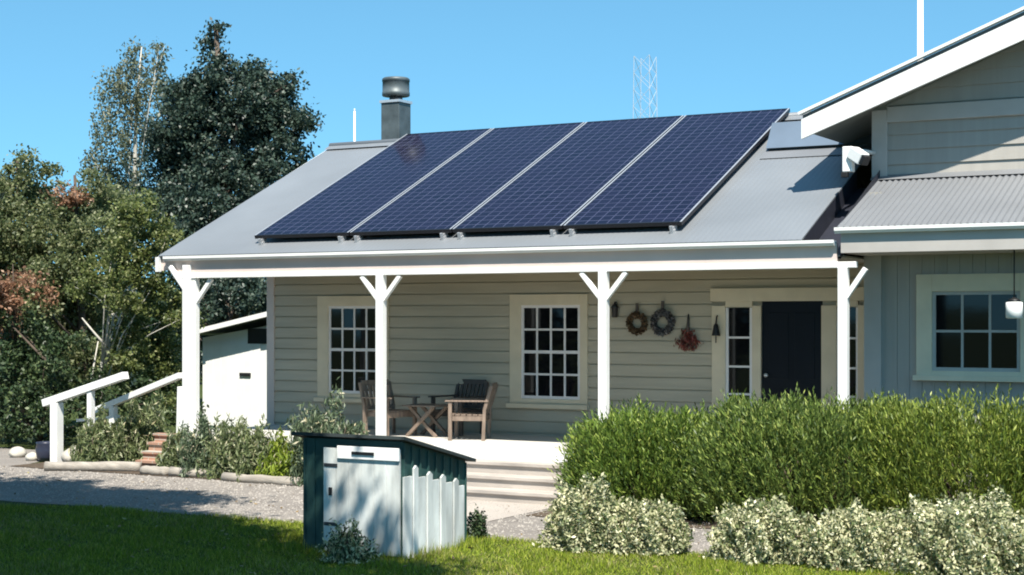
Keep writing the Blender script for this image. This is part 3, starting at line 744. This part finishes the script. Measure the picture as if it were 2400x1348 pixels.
# ------------------------------------------------------------------ trees
def tree(name, label, cat, D, base_px, blobs_px, leafm, leaf, per_vol, cr, per_clump, barkm, trunk_pts=None, r0=.16, group=None, shell=.5, droop=None, extra=None, nbr=14, ratio=.6, jit=1.6, ground_blobs=False):
    """blobs_px: (px, py, r_px[, material]) placed round distance D with their own depth jitter"""
    base = at(base_px, 900, D); base[2] = 0
    e = empty(name, base, label, cat, group)
    rr = random.Random(name + label)
    groups = {}
    allb = []
    for b in blobs_px:
        r = b[2] / F * D; d = D + rr.uniform(-jit, jit) * .5
        c = at(b[0], b[1], d) - base; allb.append((c[0], c[1], c[2], r)); groups.setdefault(b[3] if len(b) > 3 else 0, []).append((c[0], c[1], c[2], r))
    Vs = []; mis = []; cents = []
    for mi, bl in groups.items():
        C, P = clumps(bl, per_vol, cr, per_clump, shell, min_z=.05)
        if droop: P[:, 2] -= RNG.random(len(P)) ** 1.5 * droop
        V = leaf_quads(P, leaf, (0, 0, -1.0 if droop else .0), ratio, np.array([0, 0, .0])); Vs.append(V); mis.append(np.full(len(V), mi)); cents.append(C)
    quads('crown', np.concatenate(Vs), leafm, np.concatenate(mis), e)
    C = np.concatenate(cents)
    mb = MB(); top = max(b[2] + b[3] * .5 for b in allb)
    if trunk_pts is None:
        cxm = np.mean([b[0] for b in allb]); cym = np.mean([b[1] for b in allb])
        tp = [(0, 0, 0), (cxm * .3, cym * .3, top * .3), (cxm * .7, cym * .7, top * .6), (allb[0][0], allb[0][1], top)]
    else: tp = [tuple(at(x, y, D) - base) for x, y in trunk_pts]
    mb.tube(tp, [r0 * (1 - .8 * i / (len(tp) - 1)) for i in range(len(tp))], 9)
    idx = RNG.choice(len(C), min(nbr, len(C)), replace=False)
    for i in idx:
        c = C[i]; t = rr.uniform(.25, .85); z = c[2] * t
        # start on trunk at lower height
        zs = [p[2] for p in tp]; kk = max(0, min(len(tp) - 2, sum(1 for q in zs if q <= z) - 1))
        f = 0 if zs[kk + 1] == zs[kk] else (z - zs[kk]) / (zs[kk + 1] - zs[kk]); f = max(0, min(1, f))
        s = np.array(tp[kk]) * (1 - f) + np.array(tp[kk + 1]) * f
        m_ = (s + c) / 2 + np.array([rr.uniform(-.15, .15), rr.uniform(-.15, .15), .12])
        mb.tube([s, m_, c], [r0 * .32, r0 * .2, r0 * .06], 6)
    if extra:
        for pts, ra in extra: mb.tube([at(x, y, D) - base for x, y in pts], ra, 7)
    mb.build('trunk', barkm, e)
    return e

LD = leaf_mat('dark_evergreen_leaf', (.018, .034, .026), (.055, .088, .06), (.105, .13, .095), .25, .45, .45)
LB = leaf_mat('birch_leaf', (.09, .11, .07), (.19, .21, .13), (.30, .30, .19), .4)
LO = leaf_mat('olive_leaf', (.06, .09, .035), (.22, .25, .105), (.40, .40, .24), .5)
LY = leaf_mat('yellowgreen_leaf', (.055, .085, .025), (.20, .235, .07), (.38, .38, .20), .42)
LR = leaf_mat('russet_leaf', (.14, .08, .05), (.40, .21, .12), (.52, .36, .24), .4)
LK = leaf_mat('shade_green_leaf', (.016, .034, .014), (.05, .085, .03), (.15, .19, .08), .25)
LT = leaf_mat('deep_green_leaf', (.02, .035, .01), (.05, .075, .02), (.07, .09, .03), .12)
tree('evergreen_tree', 'tall dark evergreen tree with a narrow spire behind the roof', 'tree', 40, 530,
     [(505, 68, 17), (498, 112, 24), (510, 160, 40), (545, 205, 62), (470, 205, 45), (425, 240, 52), (395, 300, 55), (640, 235, 55), (600, 190, 45), (455, 270, 75), (590, 270, 90), (640, 205, 45), (672, 180, 22), (680, 290, 55), (722, 280, 20), (540, 340, 120), (660, 370, 70),
      (410, 350, 65), (420, 440, 90), (520, 470, 120), (630, 450, 70), (380, 500, 60), (450, 560, 100), (560, 560, 90), (500, 660, 110), (590, 700, 80), (460, 740, 80), (540, 780, 90)],
     [LD], .105, 80, .26, 84, M['bark'], None, .26, None, .35, None, None, 20)
tree('birch_tree', 'pale trunked birch tree with thin hanging foliage beside the evergreen', 'tree', 45, 318,
     [(320, 120, 38), (370, 118, 34), (285, 150, 30), (255, 190, 30), (240, 215, 18), (350, 170, 36), (300, 220, 46), (380, 210, 34), (265, 290, 46), (228, 300, 26), (330, 300, 50), (240, 370, 48), (300, 400, 60), (270, 470, 70)],
     [LB], .11, 62, .18, 56, M['palebark'], [(312, 1000), (316, 420), (318, 300), (324, 200), (332, 110)], .085, None, .3, .9, None, 14, .5)
tree('olive_tree', 'leafy olive green tree with russet sprays at the far left edge', 'tree', 32, 60,
     [(40, 430, 50), (-20, 470, 70), (90, 470, 60), (30, 540, 80), (110, 560, 80), (-30, 600, 80), (40, 700, 66, 1), (10, 640, 40, 1), (80, 640, 70), (60, 790, 80), (-30, 800, 80), (130, 690, 60), (120, 395, 14), (62, 372, 12)],
     [LO, LR], .078, 115, .2, 105, M['bark'], None, .15, None, .4)
tree('russet_tree', 'green tree with a russet crown top before the birch', 'tree', 31, 200,
     [(175, 455, 34, 1), (210, 490, 40), (150, 500, 45), (220, 430, 36), (260, 470, 50), (190, 560, 75), (260, 560, 70), (140, 640, 70), (220, 660, 80), (160, 760, 80), (100, 840, 70), (230, 860, 60), (200, 720, 80), (120, 740, 70), (70, 700, 60), (180, 850, 70)],
     [LO, LR], .075, 120, .19, 100, M['bark'], None, .13, None, .4)
tree('yellow_green_tree', 'yellow-green tree with a forked pale trunk behind the handrails', 'tree', 28.6, 240,
     [(330, 510, 55), (290, 500, 40), (375, 560, 45), (300, 580, 60), (360, 640, 60), (310, 680, 70), (385, 720, 50), (340, 760, 70), (400, 800, 45), (300, 820, 60), (370, 860, 60), (420, 880, 45), (440, 760, 30), (330, 930, 50), (420, 950, 35), (255, 640, 60), (215, 690, 50), (285, 860, 50)],
     [LY], .068, 125, .16, 95, M['palebark'], [(232, 1020), (236, 900), (240, 850), (256, 812), (300, 700), (330, 560)], .055, None, .4, None,
     [([(252, 815), (225, 785), (192, 745)], [.03, .022, .012]), ([(256, 812), (268, 770), (262, 730)], [.028, .02, .012]), ([(214, 1000), (212, 900), (230, 800)], [.03, .022, .01])])
tree('russet_shrub', 'red-brown leaved shrub at the left edge above the dark shrub', 'shrub', 29.6, 30,
     [(30, 680, 50), (72, 715, 42), (8, 735, 46), (48, 640, 34), (-30, 690, 50), (110, 690, 30), (20, 800, 50)],
     [LR], .075, 85, .16, 70, M['bark'], None, .05, None, .4)
tree('dark_shrub', 'dense dark green shrub low at the far left behind the rocks', 'shrub', 28.8, 90,
     [(20, 880, 90), (100, 900, 80), (60, 960, 80), (-40, 950, 80), (150, 960, 60), (20, 1010, 45), (120, 1010, 40), (200, 1000, 40), (240, 930, 60), (310, 950, 60), (380, 930, 60), (280, 1000, 45), (430, 960, 45), (150, 850, 70), (60, 800, 70), (-20, 790, 70)],
     [LK], .08, 80, .16, 62, M['bark'], None, .06, None, .4)
tree('shade_tree', 'dark leafy tree seen under the verandah roof beyond the shed', 'tree', 38, 560,
     [(500, 690, 60), (580, 690, 60), (540, 640, 70), (470, 740, 60), (620, 740, 60), (460, 850, 60), (560, 600, 60)],
     [LD], .10, 65, .2, 60, M['bark'], None, .15, None, .4)
# treeline far behind
nb_ = 60; bl = []
for i in range(nb_):
    px = -500 + i * 26; D = 62 + random.uniform(-5, 5); c = at(px, 760, D); bl.append((c[0], c[1], random.uniform(.8, 2.2), random.uniform(1.6, 2.6)))
C, P = clumps(bl, 8, .5, 55, .4, min_z=.02)
tag(quads('treeline', leaf_quads(P, .28), LK), 'distant dark band of trees along the paddock', 'treeline', None, 'stuff')

# unseen shade trees left of camera; the large ones added to block sky light
def big_tree(loc, crown, label):
    e = empty('broadleaf_tree', (loc[0], loc[1], 0), label, 'tree', 'broadleaf trees on the lawn')
    bl = [(x - loc[0], y - loc[1], z, r) for x, y, z, r in crown]
    C, P = clumps(bl, 20, .40, 150, .2)
    quads('crown', leaf_quads(P, .155), LT, None, e)
    mb = MB(); cc = np.mean([b[:3] for b in bl], axis=0)
    tp = [np.array([0, 0, 0]), np.array([cc[0] * .15, cc[1] * .15, cc[2] * .4]), np.array([cc[0] * .5, cc[1] * .5, cc[2] * .75]), cc + np.array([0, 0, 1.5])]
    mb.tube(tp, [.30, .24, .17, .05], 12)
    for i in RNG.choice(len(C), 26, replace=False):
        s = tp[1] + (tp[3] - tp[1]) * random.uniform(.1, .8); mb.tube([s, (s + C[i]) / 2 + np.array([0, 0, .3]), C[i]], [.08, .05, .015], 7)
    mb.build('trunk', M['bark'], e)
def shadow_spot(x, y, r, h=8.5):
    return (x + .340 * h, y - .524 * h, h, r)
big_tree((2.4, -12.2), [shadow_spot(*q) for q in ((-1, -5.3, 2.2), (1.4, -4.6, 1.9), (3.2, -6.0, 1.8), (1.0, -7.6, 2.4), (-3.6, -4.8, 2.0), (-6.2, -4.6, 2.2), (-1.6, -8.2, 2.2), (-.8, -6, 2.2, 11), (-.6, -3.5, 1.2), (1.5, -3.2, 1.0), (2.6, -3.9, .8), (-2.6, -3.6, 1.2), (2.6, -4.6, 1.0), (2.0, -3.2, 1.1, 8.2), (0, -3.1, 1.2, 8.2), (3.5, -4.8, 1.0, 8), (-2, -3.4, 1.4, 8))] + [(2.2, -10.2, 3.2, 2.5), (-.8, -8.6, 3.5, 2.6), (2.0, -10.4, 6, 2.2)], 'spreading broadleaf tree shading the gravel from the lawn')  # last crown lobes added out of view to cut sky light on the lawn
big_tree((7.4, -14.4), [shadow_spot(*q) for q in ((4.4, -8.4, 2.1), (6.0, -7.6, 1.45), (7.5, -7.9, 1.25, 8.2), (6.5, -9.6, 1.6), (3.2, -10.2, 2.0), (5.0, -9, 1.8, 10.5), (4.6, -6.2, 1.2), (5.5, -5.9, .8), (4.4, -5.15, .8), (5.3, -5.35, .75), (3.4, -5.0, .8), (7.9, -6.5, .75, 8.2), (4.8, -5.4, 1.0, 7.8), (6.6, -6.9, .9, 7.6), (6.15, -6.5, .95, 8))] + [(5.4, -12.8, 6, 1.8)], 'broadleaf tree on the lawn nearest the camera')
big_tree((-7, -15), [(-7, -13, 9, 3.2), (-4.5, -15, 10, 3), (-8.5, -16, 9, 3), (-6.5, -14.5, 12.5, 2.8)], 'large unseen broadleaf tree far left of the drive, added to block sky light')  # unseen tree put in to darken the lawn by hiding sky
big_tree((-1, -21), [(-1, -20, 9, 3.4), (1.8, -19, 10, 3), (-3, -22, 9, 3), (-.5, -20.5, 12.5, 2.8), (2, -22, 8, 2.6)], 'large unseen broadleaf tree behind the lawn trees, added to block sky light')

# ------------------------------------------------------------------ shrubs, hedges, bed plants
def mound(name, label, cat, c, rx, ry, h, mats, n, leaf, bias, ratio, group=None, jag=.12, stems=14, inner=.35, mi_fn=None, rz_=0., seed=1, pw_=.9, bx_=1.0):
    """a dome of leaves: fills the outer half of an ellipsoid dome with lumps and ragged sprigs"""
    e = empty(name, (c[0], c[1], 0), label, cat, group, rz_)
    g = np.random.default_rng(seed)
    d = unit(g.normal(size=(n, 3))); d[:, 2] = np.abs(d[:, 2])
    lump = 1 + jag * (np.sin(d[:, 0] * 7 + seed) * np.cos(d[:, 1] * 6 + seed * 2) + .6 * np.sin(d[:, 0] * 15 + d[:, 2] * 11 + seed * 3)) 
    rr = (inner + (1 - inner) * g.random(n) ** .45) * lump * (1 + np.abs(g.normal(0, .04, n)))
    d[:, 0] = np.sign(d[:, 0]) * np.abs(d[:, 0]) ** bx_
    P = d * rr[:, None] * np.array([rx, ry, h])
    # flatten: dome sides steeper
    P[:, 2] = h * (P[:, 2] / h) ** pw_
    P[:, 2] = np.maximum(P[:, 2], .03)
    V = leaf_quads(P, leaf, bias, ratio)
    mi = (g.random(n) < 0).astype(int) if mi_fn is None else mi_fn(P, g)
    quads('foliage', V, mats, mi, e)
    mb = MB()
    for i in range(stems):
        a = g.uniform(0, 2 * math.pi); q = g.uniform(.3, .85)
        mb.tube([(0.1 * math.cos(a) * rx, .1 * math.sin(a) * ry, 0), (q * .6 * rx * math.cos(a), q * .6 * ry * math.sin(a), h * .45), (q * rx * math.cos(a), q * ry * math.sin(a), h * .85 * math.sqrt(1 - q * q) + .02)], [.016, .011, .004], 5)
    mb.build('stems', M['bark'], e)
    return e

LH1 = leaf_mat('hedge_sprig', (.03, .065, .012), (.17, .255, .036), (.42, .48, .11), .25)
LH2 = leaf_mat('hedge_leaf', (.032, .062, .014), (.17, .24, .045), (.40, .45, .12), .25)
LH3 = leaf_mat('lime_hedge_leaf', (.045, .075, .014), (.205, .265, .035), (.42, .45, .11), .25)
LTW = leaf_mat('brown_twig', (.05, .035, .025), (.13, .09, .06), None, 0)
LV = leaf_mat('variegated_leaf', (.11, .16, .045), (.60, .57, .34), (.92, .87, .62), .28)
def sprigs(name, label, cat, c, rx, ry, h, m, n, seed, leafl=.066, group=None, up=3.0, stem_len=.21, bx_=.8):
    e = empty(name, (c[0], c[1], 0), label, cat, group)
    g = np.random.default_rng(seed)
    k = n // 16
    d = unit(g.normal(size=(k, 3))); d[:, 2] = np.abs(d[:, 2]) 
    lump = 1 + .10 * (np.sin(d[:, 0] * 8 + seed) * np.cos(d[:, 1] * 7) + .7 * np.sin(d[:, 0] * 17 + seed * 3))
    rr = (.35 + .65 * g.random(k) ** .4) * lump
    d[:, 0] = np.sign(d[:, 0]) * np.abs(d[:, 0]) ** bx_
    B = d * rr[:, None] * np.array([rx, ry, h]); B[:, 2] = np.maximum(h * (B[:, 2] / h) ** .62, .05)
    ax = unit(np.array([0, 0, 1.0]) * up * .4 + d * .9 + g.normal(0, .28, (k, 3)))
    L_ = stem_len * g.uniform(.6, 1.5, k)
    idx = np.repeat(np.arange(k), 16); t = np.tile(np.linspace(-.4, 1, 16), k)
    P = B[idx] + ax[idx] * (t * L_[idx])[:, None] + g.normal(0, .008, (len(idx), 3))
    A_ = unit(ax[idx] * 1.5 + g.normal(0, .5, (len(idx), 3)))
    w = unit(np.cross(A_, g.normal(size=(len(idx), 3)))); s = (leafl * g.uniform(.7, 1.3, len(idx)))[:, None]
    V = np.stack([P, P + A_ * s * .5 + w * s * .12, P + A_ * s, P + A_ * s * .5 - w * s * .12], 1)
    V[:, :, 2] = np.maximum(V[:, :, 2], .01)
    quads('foliage', V, m, None, e)
    mb = MB()
    for i in range(18):
        a = g.uniform(0, 2 * math.pi); q = g.uniform(.3, .85)
        mb.tube([(.1 * rx * math.cos(a), .1 * ry * math.sin(a), 0), (q * .6 * rx * math.cos(a), q * .6 * ry * math.sin(a), h * .45), (q * rx * math.cos(a), q * ry * math.sin(a), h * .8 * math.sqrt(1 - q * q))], [.02, .013, .005], 5)
    mb.build('stems', M['bark'], e)
    return e
gH = 'clipped hedge bushes before the verandah'
sprigs('hedge_bush', 'bright green upright-sprigged hedge bush beside the verandah steps', 'hedge', (8.33, -1.25), 1.08, .82, 1.02, LH1, 85000, 3, group=gH)
sprigs('hedge_bush', 'tall mid green hedge bush in front of the fourth verandah post', 'hedge', (10.25, -1.3), 1.5, .95, 1.20, LH2, 115000, 5, bx_=.65, group=gH)
sprigs('hedge_bush', 'hedge bush with yellow-green top below the wing window', 'hedge', (12.1, -1.35), 1.6, 1.0, 1.24, LH3, 110000, 7, bx_=.65, group=gH)
mound('hedge_bush', 'hedge bush at the right edge beyond the lime one', 'hedge', (13.9, -1.35), 1.1, .95, 1.35, [LH2], 36000, .045, (0, 0, .6), .6, gH, .08, 12, .4, None, 0, 9, .6, .7)
mound('bare_bush', 'patch of bare brown twigs low between two hedge bushes', 'shrub', (10.95, -2.0), .28, .22, .8, [LTW, LH2], 3500, .07, (0, 0, 1.5), .16, None, .1, 30, .1, lambda P, g: (g.random(len(P)) < .25).astype(int), 0, 12)
gS = 'pale variegated shrubs along the lawn edge'
for (px, D, r, h, n, lb, sd) in ((1385, 15.9, .44, .70, 15000, 'pale variegated shrub beside the concrete path', 21), (1515, 15.7, .40, .52, 11000, 'low variegated shrub just left of the gravel gap', 22), (1790, 15.2, .48, .58, 15000, 'variegated shrub just right of the gravel gap', 23),
                             (2010, 14.8, .46, .56, 14000, 'variegated shrub second from the right edge of the lawn', 24), (2270, 14.4, .72, .70, 26000, 'large broad variegated shrub in the lower right corner', 25), (2520, 14.0, .55, .66, 12000, 'variegated shrub cut by the right edge', 26)):
    c = CAM + D * ray(px, 1200); h *= .90; r *= 1.1; n = int(n * 1.1)
    mound('variegated_shrub', lb, 'shrub', (c[0], c[1]), r, r * .85, h, [LV, LK], n, .045, (0, 0, .5), .5, gS, .2, 14, .2, lambda P, g: (g.random(len(P)) < .13).astype(int), 0, sd)
# bed plants
LP1 = leaf_mat('bed_leaf', (.06, .09, .035), (.20, .24, .10), (.42, .43, .27), .3)
LP2 = leaf_mat('lime_bed_leaf', (.08, .13, .012), (.24, .32, .03), (.36, .40, .08), .3)
LP3 = leaf_mat('grey_green_leaf', (.05, .075, .045), (.13, .18, .095), (.27, .31, .19), .25)
LFL = leaf_mat('pale_flower', (.45, .40, .22), (.65, .60, .45), None, .2)
gB = 'low plants in the bed before the verandah'
fl = lambda P, g: ((g.random(len(P)) < .05) & (P[:, 2] > .25)).astype(int)
for (px, Y, r, h, m, n, lb, sd) in ((222, -.35, .36, .60, LP1, 6500, 'bushy bed plant nearest the thick handrail post', 31), (240, -.15, .36, .74, LP1, 9000, 'tall bushy bed plant left of the brick steps', 32), (412, -.50, .24, .56, LP1, 7000, 'bed plant just right of the brick steps', 33),
                                 (478, -.52, .40, .74, LP3, 8000, 'grey-green bed plant below the left verandah post', 34), (545, -.54, .42, .76, LP1, 7500, 'flowering bed plant in front of the white shed', 35), (608, -.57, .42, .68, LP1, 6500, 'bed plant left of the lime one', 36),
                                 (672, -.60, .38, .58, LP2, 7500, 'bright lime green bed plant between the edging and the deck', 37), (775, -.60, .60, 1.02, LP3, 12000, 'tall grey-green lavender bush below the left window', 38), (330, .45, .5, .9, LP1, 9000, 'tall plant behind the brick steps', 39), (735, -.55, .38, .85, LP3, 7000, 'grey-green bush touching the green shed roof line', 40)):
    c = on_y(px, 1000, Y)
    if lb.endswith('steps') and 'tall plant behind' in lb: c = on_y(px, 1000, Y + .2)
    mound('garden_plant', lb, 'plant', (c[0], c[1]), r, r * .8, h, [m, LFL], int(n * .75), .095, (0, 0, 1.6), .24, gB, .3, 12, .15, fl, 0, sd)
q = on_z(1118, 1262); mound('garden_plant', 'small dark plant at the foot of the path beside the pickets', 'plant', (q[0], q[1]), .12, .12, .3, [LK, LFL], 900, .05, (0, 0, .8), .4, None, .2, 6, .1, fl, 0, 51)
q = on_z(812, 1318); mound('garden_plant', 'straggly pale weed growing against the white shed door', 'plant', (q[0], q[1]), .26, .2, .36, [LV, LK], 2200, .045, (0, 0, 1), .4, None, .25, 10, .1, lambda P, g: (g.random(len(P)) < .35).astype(int), 0, 52)

# ------------------------------------------------------------------ lawn
LG = leaf_mat('grass_blade', (.06, .095, .012), (.24, .31, .022), (.44, .43, .08), .14, .6, .2)
n = 170000
dd_ = RNG.uniform(12.6, 19.5, n * 2); aa = RNG.uniform(-.36, .36, n * 2)
X = CAM[0] + dd_ * (aa * CS - SN); Yy = CAM[1] + dd_ * (aa * SN + CS)
ok = (Yy < -4.12 + RNG.normal(0, .05, n * 2)); X = X[ok][:n]; Yy = Yy[ok][:n]; n = len(X)
h = RNG.uniform(.02, .055, n) * (1 + .5 * np.sin(X * 3 + Yy * 5) * np.sin(Yy * 4 - X))
near = (np.abs(X - SB[0] + .58) < .78) & (np.abs(Yy - SB[1] - .58) < .78); h = np.where(near, h * RNG.uniform(1, 2.6, n), h)
a = RNG.uniform(0, 2 * math.pi, n); w = .004
lean = RNG.normal(0, .022, (n, 2))
V = np.stack([np.stack([X - w * np.cos(a), Yy - w * np.sin(a), np.zeros(n)], 1), np.stack([X + w * np.cos(a), Yy + w * np.sin(a), np.zeros(n)], 1), np.stack([X + lean[:, 0], Yy + lean[:, 1], h], 1)], 1)
LDRY = leaf_mat('dry_grass_blade', (.16, .15, .05), (.34, .30, .12), None, .1)
patch = np.sin(X * 1.7 + 1.3 * np.sin(Yy * 1.1)) * np.cos(Yy * 1.9 + X * .6)
mi = (RNG.random(n) < .07 + .16 * (patch > .45)).astype(int)
tag(quads('grass', V, [LG, LDRY], mi, None, 3), 'short sunlit lawn grass with dappled shade', 'grass', None, 'stuff')
# loose pebbles on the gravel
n = 16000
X = RNG.uniform(-6, 14, n); Yy = RNG.uniform(-4.15, -.9, n); s = RNG.uniform(.008, .02, n)
bx = np.array([[1, 0, 0], [0, 1, 0], [-1, 0, 0], [0, -1, 0], [0, 0, .8]])
faces = [(0, 1, 4), (1, 2, 4), (2, 3, 4), (3, 0, 4)]
T = np.concatenate([np.stack([np.stack([X, Yy, np.full(n, .006)], 1) + bx[i] * s[:, None] for i in f], 1) for f in faces])
tag(quads('gravel', T, mat('pebble', (.29, .265, .235), .9, .3, 8), None, None, 3), 'loose pale pebbles scattered over the drive', 'gravel', None, 'stuff')

n = 420
X = RNG.uniform(-4, 13.5, n); Yy = RNG.uniform(-7.5, -1.0, n); P = np.stack([X, Yy, np.where(Yy > -4.15, .022, .045)], 1)
V = leaf_quads(P, .055); V[:, :, 2] = np.maximum(V[:, :, 2] * .5 + P[:, None, 2] * .5, .012)
tag(quads('fallen_leaves', V, leaf_mat('fallen_leaf', (.10, .06, .025), (.26, .18, .08), (.34, .30, .12), .1)), 'scattered fallen leaves on the drive and lawn', 'leaves', None, 'stuff')

# ------------------------------------------------------------------ light
EL, AZ = math.radians(58), math.radians(33)     # AZ: to the right of the facade's normal
sd = Vector((math.sin(AZ) * math.cos(EL), -math.cos(AZ) * math.cos(EL), math.sin(EL)))
sun = bpy.data.lights.new('sun', 'SUN'); sun.energy = 5.0; sun.angle = math.radians(.53); sun.color = (1, .94, .85)
so = bpy.data.objects.new('sun', sun); COL.objects.link(so); so.rotation_euler = (-sd).to_track_quat('-Z', 'Y').to_euler(); so.location = (20, -20, 30)
w = bpy.data.worlds.new('World'); scene.world = w; w.use_nodes = True
N = w.node_tree.nodes; L = w.node_tree.links
sky = N.new('ShaderNodeTexSky'); sky.sky_type = 'NISHITA'; sky.sun_disc = False; sky.sun_elevation = EL
sky.sun_rotation = math.atan2(sd.x, sd.y); sky.air_density = 1.0; sky.dust_density = .15; sky.ozone_density = 2.0; sky.altitude = 300
bg = N['Background']; bg.inputs['Strength'].default_value = .12
tc = N.new('ShaderNodeTexCoord'); mp = N.new('ShaderNodeVectorMath'); mp.operation = 'ADD'; mp.inputs[1].default_value = (0, 0, .16)
nm = N.new('ShaderNodeVectorMath'); nm.operation = 'NORMALIZE'
L.new(tc.outputs['Generated'], mp.inputs[0]); L.new(mp.outputs[0], nm.inputs[0]); L.new(nm.outputs[0], sky.inputs['Vector'])
tint = N.new('ShaderNodeMix'); tint.data_type = 'RGBA'; tint.blend_type = 'MULTIPLY'; tint.inputs['Factor'].default_value = 1; tint.inputs['B'].default_value = (.59, .97, .93, 1)
L.new(sky.outputs['Color'], tint.inputs['A']); L.new(tint.outputs['Result'], bg.inputs['Color'])

# ------------------------------------------------------------------ camera
cam = bpy.data.cameras.new('camera'); co = bpy.data.objects.new('camera', cam); COL.objects.link(co)
co.location = CAM; co.rotation_euler = (math.pi / 2, 0, YAW)
cam.sensor_width = 36; cam.lens = 36 * F / 2400; cam.shift_y = (YH - 674) / 2400; cam.clip_end = 4000
scene.camera = co
scene.view_settings.view_transform = 'Standard'; scene.view_settings.look = 'None'; scene.view_settings.exposure = .94; scene.view_settings.gamma = 1
scene.cycles.filter_width = 1.9
scene.cycles.max_bounces = 8
